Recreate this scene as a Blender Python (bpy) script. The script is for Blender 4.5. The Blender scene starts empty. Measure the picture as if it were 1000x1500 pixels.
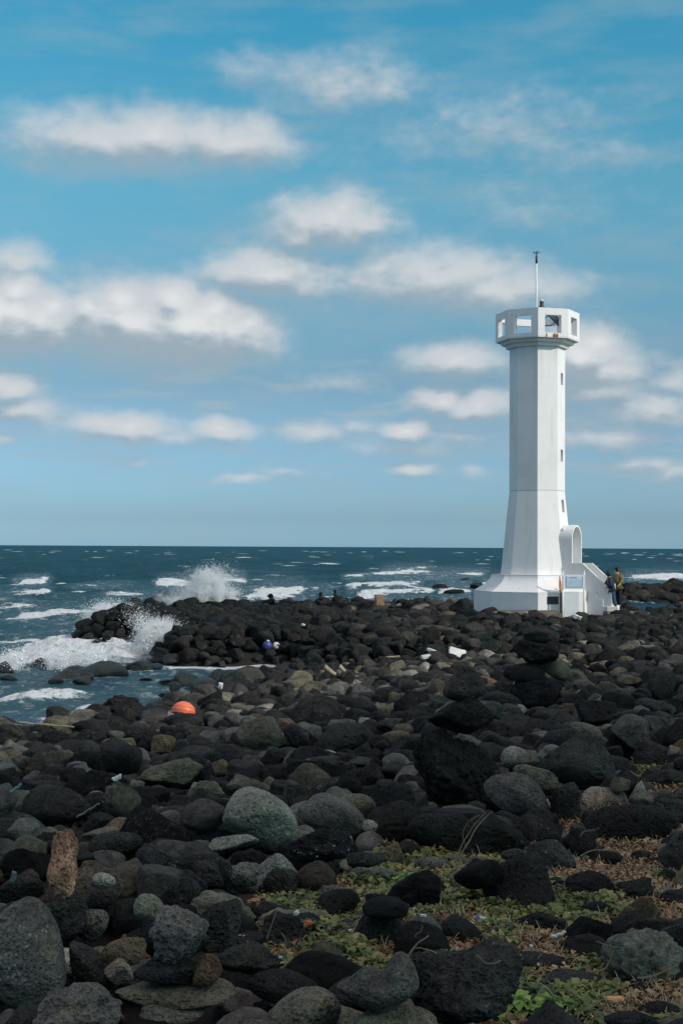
import bpy, bmesh, math, time
import numpy as np
from mathutils import Vector, Matrix, Euler
T0 = time.time()
C = bpy.context.scene
COL = C.collection
rng = np.random.default_rng(7)
F = 2083.0            # focal length in pixels of the 1000 px wide photograph
CZ = 3.8              # eye height over the sea
HY = 801.0            # horizon row at the middle column
CX = 500.0
R = math.radians

# ------------------------------------------------------------------ helpers
def link(o, parent=None):
    COL.objects.link(o)
    if parent is not None:
        o.parent = parent
    return o

def tag(o, label=None, cat=None, group=None, kind=None):
    if label: o['label'] = label
    if cat: o['category'] = cat
    if group: o['group'] = group
    if kind: o['kind'] = kind
    return o

def empty(name, loc, rz=0.0):
    o = bpy.data.objects.new(name, None)
    o.location = loc; o.rotation_euler = (0, 0, rz)
    o.empty_display_size = .2
    return link(o)

def np_mesh(name, v, faces, mat=None, smooth=True, k=3):
    v = np.asarray(v, dtype=np.float32); faces = np.asarray(faces, dtype=np.int32)
    me = bpy.data.meshes.new(name)
    n = len(faces)
    me.vertices.add(len(v)); me.vertices.foreach_set('co', v.ravel())
    me.loops.add(n * k); me.loops.foreach_set('vertex_index', faces.ravel())
    me.polygons.add(n)
    me.polygons.foreach_set('loop_start', np.arange(0, n * k, k, dtype=np.int32))
    me.polygons.foreach_set('loop_total', np.full(n, k, dtype=np.int32))
    if smooth:
        me.polygons.foreach_set('use_smooth', np.ones(n, dtype=bool))
    me.update(calc_edges=True)
    if mat: me.materials.append(mat)
    return me

def obj(name, me, parent=None):
    return link(bpy.data.objects.new(name, me), parent)

def bobj(name, bm, mat, parent=None, smooth=False):
    me = bpy.data.meshes.new(name)
    bmesh.ops.recalc_face_normals(bm, faces=bm.faces[:])
    bm.to_mesh(me); bm.free()
    if smooth:
        for p in me.polygons: p.use_smooth = True
    if mat: me.materials.append(mat)
    return obj(name, me, parent)

PERM = rng.permutation(256); PERM = np.concatenate([PERM, PERM, PERM])
GR = rng.normal(size=(256, 3)); GR /= np.linalg.norm(GR, axis=1)[:, None]
def perlin(p):
    p = np.asarray(p, dtype=np.float64)
    i = np.floor(p).astype(np.int64); f = p - i; i &= 255
    u = f * f * f * (f * (f * 6 - 15) + 10)
    out = 0
    for dx in (0, 1):
        wx = u[:, 0] if dx else 1 - u[:, 0]
        a = PERM[(i[:, 0] + dx) & 255]
        for dy in (0, 1):
            wy = u[:, 1] if dy else 1 - u[:, 1]
            b = PERM[(a + i[:, 1] + dy) & 255]
            for dz in (0, 1):
                wz = u[:, 2] if dz else 1 - u[:, 2]
                g = GR[PERM[(b + i[:, 2] + dz) & 255]]
                out = out + wx * wy * wz * (g[:, 0] * (f[:, 0] - dx) + g[:, 1] * (f[:, 1] - dy) + g[:, 2] * (f[:, 2] - dz))
    return out
def noise2(x, y, s, seed=0.0, octv=3):
    x = np.asarray(x, dtype=float); sh = x.shape
    p = np.stack([x.ravel() / s + seed * 17.3, np.asarray(y, dtype=float).ravel() / s - seed * 9.1, np.full(x.size, seed * 3.7)], 1)
    o = 0; a = 1.0
    for k in range(octv):
        o = o + a * perlin(p * 2 ** k + k * 5.2); a *= .5
    return o.reshape(sh)
def sstep(a, b, x):
    t = np.clip((x - a) / (b - a), 0, 1); return t * t * (3 - 2 * t)

# ------------------------------------------------------------------ materials
def new_mat(name):
    m = bpy.data.materials.new(name); m.use_nodes = True
    nt = m.node_tree; b = nt.nodes['Principled BSDF']
    return m, nt, b
class N:
    def __init__(s, nt): s.nt = nt
    def n(s, t, **kw):
        x = s.nt.nodes.new(t)
        for k, v in kw.items(): setattr(x, k, v)
        return x
    def l(s, a, b): s.nt.links.new(a, b)
    def set(s, inp, v):
        if hasattr(v, 'is_linked') or hasattr(v, 'links'): s.l(v, inp)
        else: inp.default_value = v
    def math(s, op, a, b=None, c=None, clamp=False):
        x = s.n('ShaderNodeMath', operation=op, use_clamp=clamp)
        s.set(x.inputs[0], a)
        if b is not None: s.set(x.inputs[1], b)
        if c is not None: s.set(x.inputs[2], c)
        return x.outputs[0]
    def vmath(s, op, a, b=None):
        x = s.n('ShaderNodeVectorMath', operation=op)
        s.set(x.inputs[0], a)
        if b is not None: s.set(x.inputs[1], b)
        return x.outputs['Value'] if op == 'LENGTH' else x.outputs['Vector']
    def mix(s, f, a, b, mode='MIX'):
        x = s.n('ShaderNodeMix', data_type='RGBA', blend_type=mode)
        s.set(x.inputs[0], f); s.set(x.inputs[6], a); s.set(x.inputs[7], b)
        return x.outputs[2]
    def noise(s, vec, scale, detail=4, rough=.55, lac=2.0, dist=0.0):
        x = s.n('ShaderNodeTexNoise')
        if vec is not None: s.l(vec, x.inputs['Vector'])
        x.inputs['Scale'].default_value = scale; x.inputs['Detail'].default_value = detail
        x.inputs['Roughness'].default_value = rough; x.inputs['Distortion'].default_value = dist
        return x.outputs[0]
    def voro(s, vec, scale, feature='F1', rnd=1.0):
        x = s.n('ShaderNodeTexVoronoi', feature=feature)
        s.l(vec, x.inputs['Vector']); x.inputs['Scale'].default_value = scale
        x.inputs['Randomness'].default_value = rnd
        return x.outputs['Distance']
    def rng(s, v, a, b, c=0.0, d=1.0):
        x = s.n('ShaderNodeMapRange', interpolation_type='SMOOTHSTEP')
        s.set(x.inputs[0], v); s.set(x.inputs[1], a); s.set(x.inputs[2], b); s.set(x.inputs[3], c); s.set(x.inputs[4], d)
        return x.outputs[0]
    def bump(s, h, strength, dist, prev=None):
        x = s.n('ShaderNodeBump'); s.l(h, x.inputs['Height'])
        x.inputs['Strength'].default_value = strength; x.inputs['Distance'].default_value = dist
        if prev is not None: s.l(prev, x.inputs['Normal'])
        return x.outputs[0]

ROCK_GAIN = 1.0
def rock_material(name, from_attr):
    m, nt, b = new_mat(name); q = N(nt)
    tc = q.n('ShaderNodeTexCoord').outputs['Object']
    if from_attr:
        at = q.n('ShaderNodeAttribute', attribute_name='tint'); colr, fleck, tco = at.outputs['Color'], at.outputs['Alpha'], tc
    else:
        oi = q.n('ShaderNodeObjectInfo'); colr, fleck = oi.outputs['Color'], oi.outputs['Alpha']
        # every stone has its own pattern: move the texture by the object's random number
        mul = q.math('MULTIPLY', oi.outputs['Random'], 37.0)
        cmb = q.n('ShaderNodeCombineXYZ'); q.l(mul, cmb.inputs[0]); q.l(mul, cmb.inputs[1])
        tco = q.vmath('ADD', tc, cmb.outputs[0])
    n1 = q.noise(tco, 3.0, 5, .6); n2 = q.noise(tco, 14.0, 5, .65); n3 = q.noise(tco, 70.0, 3, .6)
    v = q.math('ADD', q.math('MULTIPLY', n1, .8), q.math('MULTIPLY', n2, .6))
    v = q.math('ADD', v, q.math('MULTIPLY', n3, .5))                       # mean about .95
    gain = q.rng(v, .60, 1.3, .35, 1.95)
    comb = q.n('ShaderNodeCombineXYZ')
    for k in range(3): q.l(gain, comb.inputs[k])
    c = q.mix(1.0, colr, comb.outputs[0], 'MULTIPLY')
    # dull olive lichen film in patches
    lich = q.rng(q.noise(tco, 5.5, 6, .7), .52, .68)
    lich2 = q.mix(1.0, c, (1.35, 1.3, 1.0, 1), 'MULTIPLY')
    c = q.mix(q.math('MULTIPLY', lich, .7), c, lich2)
    # salt and bird flecks
    fl = q.rng(q.voro(tco, 38.0), .30, .16)
    area = q.rng(q.noise(tco, 6.0, 3, .6), .50, .62)
    fm = q.math('MULTIPLY', q.math('MULTIPLY', fl, area), fleck, clamp=True)
    c = q.mix(fm, c, (.5, .5, .48, 1))
    q.l(c, b.inputs['Base Color'])
    gz = q.n('ShaderNodeSeparateXYZ'); q.l(q.n('ShaderNodeNewGeometry').outputs['Position'], gz.inputs[0])
    wet = q.rng(q.math('ADD', gz.outputs[2], q.math('MULTIPLY', n1, .5)), .85, .40)      # the splash zone stays wet
    q.l(q.math('MULTIPLY_ADD', wet, -.48, .82), b.inputs['Roughness'])
    q.l(q.math('MULTIPLY_ADD', wet, .30, .15), b.inputs['Specular IOR Level'])
    # vesicles: pits of two sizes, only part of the surface carries the big ones
    vb = q.voro(tco, 30.0); vs = q.voro(tco, 75.0)
    big = q.rng(vb, .12, .42); small = q.rng(vs, .10, .45)
    porous = q.rng(q.noise(tco, 2.2, 2, .5), .40, .60, .15, 1.0)
    h = q.math('ADD', q.math('MULTIPLY', q.math('MULTIPLY', big, porous), .75), q.math('MULTIPLY', small, .35))
    h = q.math('ADD', h, q.math('MULTIPLY', n2, 1.3))
    h = q.math('ADD', h, q.math('MULTIPLY', n3, .5))
    q.l(q.bump(h, 1.0, .030), b.inputs['Normal'])
    return m
M_ROCK = rock_material('basalt', False)
M_ROCKS = rock_material('basalt_heap', True)

def simple(name, col, rough=.7, spec=.3, noise_amt=.15, nscale=8.0, bump=0.0, metal=0.0, trans=0.0):
    m, nt, b = new_mat(name); q = N(nt)
    tc = q.n('ShaderNodeTexCoord').outputs['Object']
    n1 = q.noise(tc, nscale, 5, .6)
    lo = tuple(x * (1 - noise_amt) for x in col) + (1,); hi = tuple(min(1, x * (1 + noise_amt)) for x in col) + (1,)
    q.l(q.mix(q.rng(n1, .3, .7), lo, hi), b.inputs['Base Color'])
    b.inputs['Roughness'].default_value = rough; b.inputs['Specular IOR Level'].default_value = spec
    b.inputs['Metallic'].default_value = metal
    if bump: q.l(q.bump(n1, .6, bump), b.inputs['Normal'])
    return m

def paint_material():
    m, nt, b = new_mat('white_painted_concrete'); q = N(nt)
    geo = q.n('ShaderNodeNewGeometry'); pos = geo.outputs['Position']
    mp = q.n('ShaderNodeMapping'); q.l(pos, mp.inputs[0]); mp.inputs['Scale'].default_value = (3.2, 3.2, .35)
    streak = q.rng(q.noise(mp.outputs[0], 1.3, 5, .6), .5, .78)
    blot = q.rng(q.noise(pos, 1.1, 6, .65), .42, .72)
    c = q.mix(q.math('MULTIPLY', blot, .45), (.82, .79, .775, 1), (.68, .655, .62, 1))
    c = q.mix(q.math('MULTIPLY', streak, .38), c, (.52, .51, .45, 1))
    sz = q.n('ShaderNodeSeparateXYZ'); q.l(pos, sz.inputs[0])
    ln = q.math('ABSOLUTE', q.math('SUBTRACT', q.math('FRACT', q.math('MULTIPLY', q.math('ADD', sz.outputs[2], .22), .417)), .5))
    c = q.mix(q.math('MULTIPLY', q.rng(ln, .006, .0), .2), c, (.40, .40, .38, 1))
    spots = q.rng(q.noise(pos, 9, 3, .7), .70, .78)
    c = q.mix(q.math('MULTIPLY', spots, .25), c, (.38, .36, .32, 1))
    q.l(c, b.inputs['Base Color'])
    b.inputs['Roughness'].default_value = .62; b.inputs['Specular IOR Level'].default_value = .3
    q.l(q.bump(q.noise(pos, 14, 5, .6), .25, .02), b.inputs['Normal'])
    return m
M_WHITE = paint_material()
M_WHITE2 = simple('white_enamel', (.78, .78, .77), .4, .5, .04)
M_RUST = simple('rust_stain', (.34, .14, .035), .9, .1, .45, 7.0)
M_RUSTP = simple('rusty_pipe', (.13, .06, .03), .9, .1, .5, 9.0)
M_VENT = simple('dark_louvre', (.05, .055, .05), .6)
M_METAL = simple('dark_metal', (.05, .045, .04), .5, .5)
M_PANEL = simple('solar_glass', (.015, .03, .06), .25, .5, .2)
M_BLUE = simple('sign_blue', (.08, .22, .42), .5)
M_PALE = simple('sign_face', (.62, .72, .80), .35, .5, .06, 12.0)
M_LINE = simple('sign_print', (.30, .38, .46), .5)
M_CONC = simple('rough_concrete', (.13, .115, .09), .9, .15, .45, 3.0, .05)
M_STEP = simple('worn_concrete_step', (.52, .49, .45), .85, .2, .2, 4.0, .02)
M_SOIL = None

# ------------------------------------------------------------------ camera
cam = bpy.data.cameras.new('camera'); cam.sensor_fit = 'VERTICAL'; cam.sensor_height = 36.0
cam.lens = F / 1500 * 36.0
cam.clip_start = .1; cam.clip_end = 60000
co = link(bpy.data.objects.new('camera', cam))
pitch = math.atan((HY - 750) / F)
# photo's horizon falls slightly to the right
co.matrix_world = Matrix.Translation((0, 0, CZ)) @ Euler((math.pi / 2 + pitch, 0, 0)).to_matrix().to_4x4() @ Matrix.Rotation(R(.31), 4, 'Z')
C.camera = co
ROLL = math.tan(R(.31))
def px2dir(px, py):       # photograph pixel -> tan az, tan el   (roll taken out)
    return (px - CX) / F, (HY + (px - CX) * ROLL - py) / F
def ray(px, py, d):
    u, v = px2dir(px, py); return np.array([u * d, d, CZ + v * d])
def topx(x, y, z):
    u = np.asarray(x) / y; v = (np.asarray(z) - CZ) / y
    px = CX + u * F; return px, HY + (px - CX) * ROLL - v * F

# ------------------------------------------------------------------ land form
COAST = np.array([(-16, 26.2), (-7.6, 27.8), (-6.3, 29.0), (-4.5, 30.4), (-3.5, 33.5), (-2.5, 38.0), (-1.3, 42.6), (-1.2, 44.4), (-2.2, 45.0), (-3.2, 44.6), (-5.3, 44.6), (-6.1, 45.6),
                  (-6.2, 49.5), (-6.6, 53.0), (-10.2, 56.0), (-10.9, 58.5), (-9.5, 61), (-8.2, 65), (-4, 68), (2, 69.5), (8, 68.5), (12.5, 63), (16, 57.5), (22, 54), (34, 50), (60, 40), (60, -30), (-60, -30), (-60, 28)])
ISLET = np.array([(16.0, 93), (19, 89.5), (26, 88), (40, 90), (60, 96), (60, 112), (34, 108), (24, 105), (17.5, 99)])
def poly_sd(P, x, y):
    d = np.full(x.shape, 1e9); ins = np.zeros(x.shape, bool)
    n = len(P)
    for i in range(n):
        a = P[i]; b = P[(i + 1) % n]; e = b - a
        wx, wy = x - a[0], y - a[1]
        t = np.clip((wx * e[0] + wy * e[1]) / (e @ e), 0, 1)
        d = np.minimum(d, np.hypot(wx - t * e[0], wy - t * e[1]))
        c = ((a[1] > y) != (b[1] > y)) & (x < (b[0] - a[0]) * (y - a[1]) / (b[1] - a[1] + 1e-12) + a[0])
        ins ^= c
    return np.where(ins, d, -d)
GX = np.arange(-22, 64, .25); GY = np.arange(-4, 122, .25)
gx, gy = np.meshgrid(GX, GY)
sd = poly_sd(COAST, gx, gy)
P0 = np.interp(gy, [-4, 5, 10, 15, 25, 45, 57, 70], [2.30, 1.97, 1.74, 1.50, 1.16, .86, .80, .75])
P0 = P0 + .35 * sstep(1.5, 6, gx) * sstep(24, 9, gy) * .6        # the bank rises a little under the grass
slope = .085 + .75 * sstep(39, 45, gy)
h = np.where(sd > 0, np.minimum(P0, .02 + sd * slope), np.maximum(-1.6, sd * .5))
# smooth minimum
k = .25; hh = np.clip(.5 + .5 * (P0 - (.02 + sd * slope)) / k, 0, 1)
h = np.where(sd > 0, (P0 * (1 - hh) + (.02 + sd * slope) * hh) - k * hh * (1 - hh), h)
sdi = poly_sd(ISLET, gx, gy)
hi_ = np.where(sdi > 0, np.minimum(.05 + sdi * .35, .75 + .35 * noise2(gx, gy, 6.0, 3.0)), np.maximum(-1.6, sdi * .5))
h = np.maximum(h, hi_)
h = h + .10 * noise2(gx, gy, 3.0, 1.0) * (h > -.2) + .035 * noise2(gx, gy, .7, 2.0)
GZ = h
def G(x, y):
    x = np.asarray(x, float); y = np.asarray(y, float)
    i = np.clip((x - GX[0]) / .25, 0, len(GX) - 1.001); j = np.clip((y - GY[0]) / .25, 0, len(GY) - 1.001)
    a = i.astype(int); b = j.astype(int); fx = i - a; fy = j - b
    return (GZ[b, a] * (1 - fx) + GZ[b, a + 1] * fx) * (1 - fy) + (GZ[b + 1, a] * (1 - fx) + GZ[b + 1, a + 1] * fx) * fy

# green zone, as a polygon on the ground
def ground_hit(px, py, off=0.0):
    for d in np.arange(3.2, 110, .02):
        p = ray(px, py, d)
        if p[2] <= float(G(p[0], p[1])) + off: return d
    return 110.
VEGP = [(1000, 1035), (955, 1062), (915, 1120), (870, 1160), (830, 1205), (740, 1240), (600, 1232), (560, 1285), (440, 1325), (352, 1300), (345, 1400), (395, 1425), (420, 1465), (560, 1475), (620, 1500), (760, 1530), (1100, 1560), (1160, 1040)]
VEG = np.array([ray(a, b, ground_hit(a, b))[:2] for a, b in VEGP])
def vegd(x, y): return poly_sd(VEG, np.asarray(x, float), np.asarray(y, float))

def ground_mat():
    m, nt, b = new_mat('ground_soil'); q = N(nt)
    pos = q.n('ShaderNodeNewGeometry').outputs['Position']
    at = q.n('ShaderNodeAttribute', attribute_name='veg').outputs['Fac']
    n1 = q.noise(pos, 3.5, 6, .65); n2 = q.noise(pos, 30, 4, .7)
    dark = q.mix(n2, (.012, .012, .012, 1), (.035, .033, .03, 1))
    soil = q.mix(q.rng(n1, .35, .65), (.05, .032, .018, 1), (.13, .085, .045, 1))
    soil = q.mix(q.rng(n2, .45, .62), soil, (.17, .13, .075, 1))
    q.l(q.mix(at, dark, soil), b.inputs['Base Color']); b.inputs['Roughness'].default_value = .95
    b.inputs['Specular IOR Level'].default_value = .1
    q.l(q.bump(n2, .8, .03), b.inputs['Normal'])
    return m
M_SOIL = ground_mat()
ny, nx = GZ.shape
idx = np.arange(ny * nx).reshape(ny, nx)
f4 = np.stack([idx[:-1, :-1].ravel(), idx[:-1, 1:].ravel(), idx[1:, 1:].ravel(), idx[1:, :-1].ravel()], 1)
me = np_mesh('ground', np.stack([gx.ravel(), gy.ravel(), GZ.ravel()], 1), f4, M_SOIL, True, 4)
va = me.attributes.new('veg', 'FLOAT', 'POINT')
va.data.foreach_set('value', sstep(-.25, .2, vegd(gx.ravel(), gy.ravel()) + .25 * noise2(gx.ravel(), gy.ravel(), .8, 5.)).astype(np.float32))
go = obj('ground', me); tag(go, kind='structure')
print('ground', time.time() - T0)

# ------------------------------------------------------------------ rock shapes
ICO = {}
def ico(n):
    if n not in ICO:
        bm = bmesh.new(); bmesh.ops.create_icosphere(bm, subdivisions=n, radius=1.0)
        v = np.array([x.co[:] for x in bm.verts]); f = np.array([[y.index for y in x.verts] for x in bm.faces]); bm.free()
        v /= np.linalg.norm(v, axis=1)[:, None]
        ICO[n] = (v, f)
    return ICO[n]
def rock_verts(kind, sub, seed, pits=None):
    """unit rock, semi-axes 1, as points on an icosphere"""
    r = np.random.default_rng(seed); d, f = ico(sub)
    nP, kk, lo, amp = {'round': (12, 5, .82, .045), 'egg': (8, 4, .9, .025), 'angular': (12, 20, .58, .075), 'block': (9, 26, .58, .07), 'slab': (11, 9, .72, .05),
                       'lumpy': (14, 8, .66, .17), 'cone': (10, 9, .75, .05), 'tri': (9, 7, .72, .03), 'saddle': (10, 5, .85, .02), 'pillar': (13, 14, .62, .16)}[kind]
    nr = r.normal(size=(nP, 3)); nr /= np.linalg.norm(nr, axis=1)[:, None]
    hgt = r.uniform(lo, 1.0, nP)
    if kind == 'block':
        nr[:6] = np.array([(1, 0, 0), (-1, 0, 0), (0, 1, 0), (0, -1, 0), (0, 0, 1), (0, 0, -1)]) + r.normal(size=(6, 3)) * .22
        nr /= np.linalg.norm(nr, axis=1)[:, None]; hgt[:6] = r.uniform(.65, .8, 6)
    s = np.maximum(d @ nr.T / hgt, 0) ** kk
    rad = (s.sum(1) + .9 ** kk * .35) ** (-1.0 / kk)
    rad = np.clip(rad, .45, 1.6)
    p = d * rad[:, None]
    if kind == 'cone' or kind == 'pillar':
        t = (p[:, 2] - p[:, 2].min()) / np.ptp(p[:, 2])
        w = 1.12 - (.72 if kind == 'cone' else .70) * t ** 1.2
        p[:, 0] *= w; p[:, 1] *= w
        p[:, 0] += r.uniform(-.15, .15) * t
    if kind == 'egg' or kind == 'round':
        t = p[:, 0]; e = r.uniform(-.18, .18) if kind == 'egg' else r.uniform(-.1, .1)
        p[:, 2] *= 1 + e * t; p[:, 1] *= 1 + e * t
    if kind == 'tri':
        t = (p[:, 0] + 1) / 2
        p[:, 2] = p[:, 2] * (.62 + .5 * t) + .18 * t
        p[:, 0] -= .22 * np.minimum(p[:, 2], 0) * t
    if kind == 'saddle':
        t = p[:, 0]
        p[:, 2] += .34 * sstep(.05, .8, t) * (p[:, 2] > -.2) * sstep(-.3, .5, p[:, 2]) - .35 * np.exp(-((t - .12) / .28) ** 2) * sstep(0, .6, p[:, 2])
        p[:, 2] -= .30 * sstep(-.1, -1, t) * sstep(0, .6, p[:, 2])
    off = r.uniform(0, 200, 3)
    disp = amp * 1.7 * perlin(p * 1.7 + off) + amp * .8 * perlin(p * 4.1 + off) + amp * .35 * perlin(p * 9.5 + off)
    if kind in ('lumpy', 'pillar'):
        disp += .09 * np.abs(perlin(p * 3.0 + off + 9)) - .03
    if sub >= 5: disp += amp * .22 * perlin(p * 22 + off)
    if pits is None: pits = {'lumpy': 300, 'pillar': 200, 'angular': 130, 'block': 130, 'cone': 150, 'round': 110, 'slab': 100, 'tri': 170, 'egg': 90}.get(kind, 30)
    if sub >= 6 and pits:
        dirs = r.normal(size=(pits, 3)); dirs /= np.linalg.norm(dirs, axis=1)[:, None]
        rr = r.uniform(.018, .05, pits) * r.uniform(.6, 1.3, pits)
        for c, q_ in zip(dirs, rr):
            dd = 1 - d @ c
            mk = dd < q_ * q_ * 2
            disp[mk] -= q_ * 1.25 * (1 - dd[mk] / (q_ * q_ * 2))
    p = p + d * disp[:, None]
    mn, mx = p.min(0), p.max(0)
    p = (p - (mn + mx) / 2) / ((mx - mn) / 2)
    return p, f

TINT = {'k': (.0195, .0182, .0172), 'd': (.043, .040, .036), 'g': (.128, .118, .103), 'o': (.136, .122, .088), 'l': (.25, .235, .195), 'b': (.120, .094, .062),
        'r': (.16, .098, .066), 't': (.46, .240, .155), 'p': (.26, .20, .165), 'w': (.012, .016, .015)}
TW = {'k': 'near-black', 'd': 'dark charcoal', 'g': 'mid grey', 'o': 'olive grey', 'l': 'pale grey', 'b': 'brown', 'r': 'reddish brown', 't': 'orange brown', 'p': 'pinkish', 'w': 'wet black'}

# ------------------------------------------------------------------ height map on which stones come to rest
CS = .05
HX0, HX1, HY0, HY1 = -14., 17., 3.4, 71.
hxs = np.arange(HX0, HX1, CS); hys = np.arange(HY0, HY1, CS)
mx_, my_ = np.meshgrid(hxs, hys)
HM = G(mx_, my_)
def footprint(x, y, a, b, yaw):
    rr = max(a, b) + CS
    i0 = max(0, int((x - rr - HX0) / CS)); i1 = min(len(hxs), int((x + rr - HX0) / CS) + 2)
    j0 = max(0, int((y - rr - HY0) / CS)); j1 = min(len(hys), int((y + rr - HY0) / CS) + 2)
    if i1 - i0 < 2 or j1 - j0 < 2: return None
    X = hxs[i0:i1][None, :] - x; Y = hys[j0:j1][:, None] - y
    c, s = math.cos(yaw), math.sin(yaw)
    q2 = ((X * c + Y * s) / a) ** 2 + ((-X * s + Y * c) / b) ** 2
    return (slice(j0, j1), slice(i0, i1)), q2
def rest_z(x, y, a, b, c, yaw, sink=.16):
    fp = footprint(x, y, a * .82, b * .82, yaw)
    if fp is None: return None
    sl, q2 = fp; m = q2 < 1
    if not m.any(): return None
    z = HM[sl][m] + c * np.sqrt(1 - q2[m] * .67)
    return float(np.percentile(z, 84)) - c * sink
def stamp(x, y, z, a, b, c, yaw):
    fp = footprint(x, y, a, b, yaw)
    if fp is None: return
    sl, q2 = fp; m = q2 < 1
    top = z + c * np.sqrt(np.maximum(0, 1 - q2)) * .93
    v = HM[sl]; v[m] = np.maximum(v[m], top[m])

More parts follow.
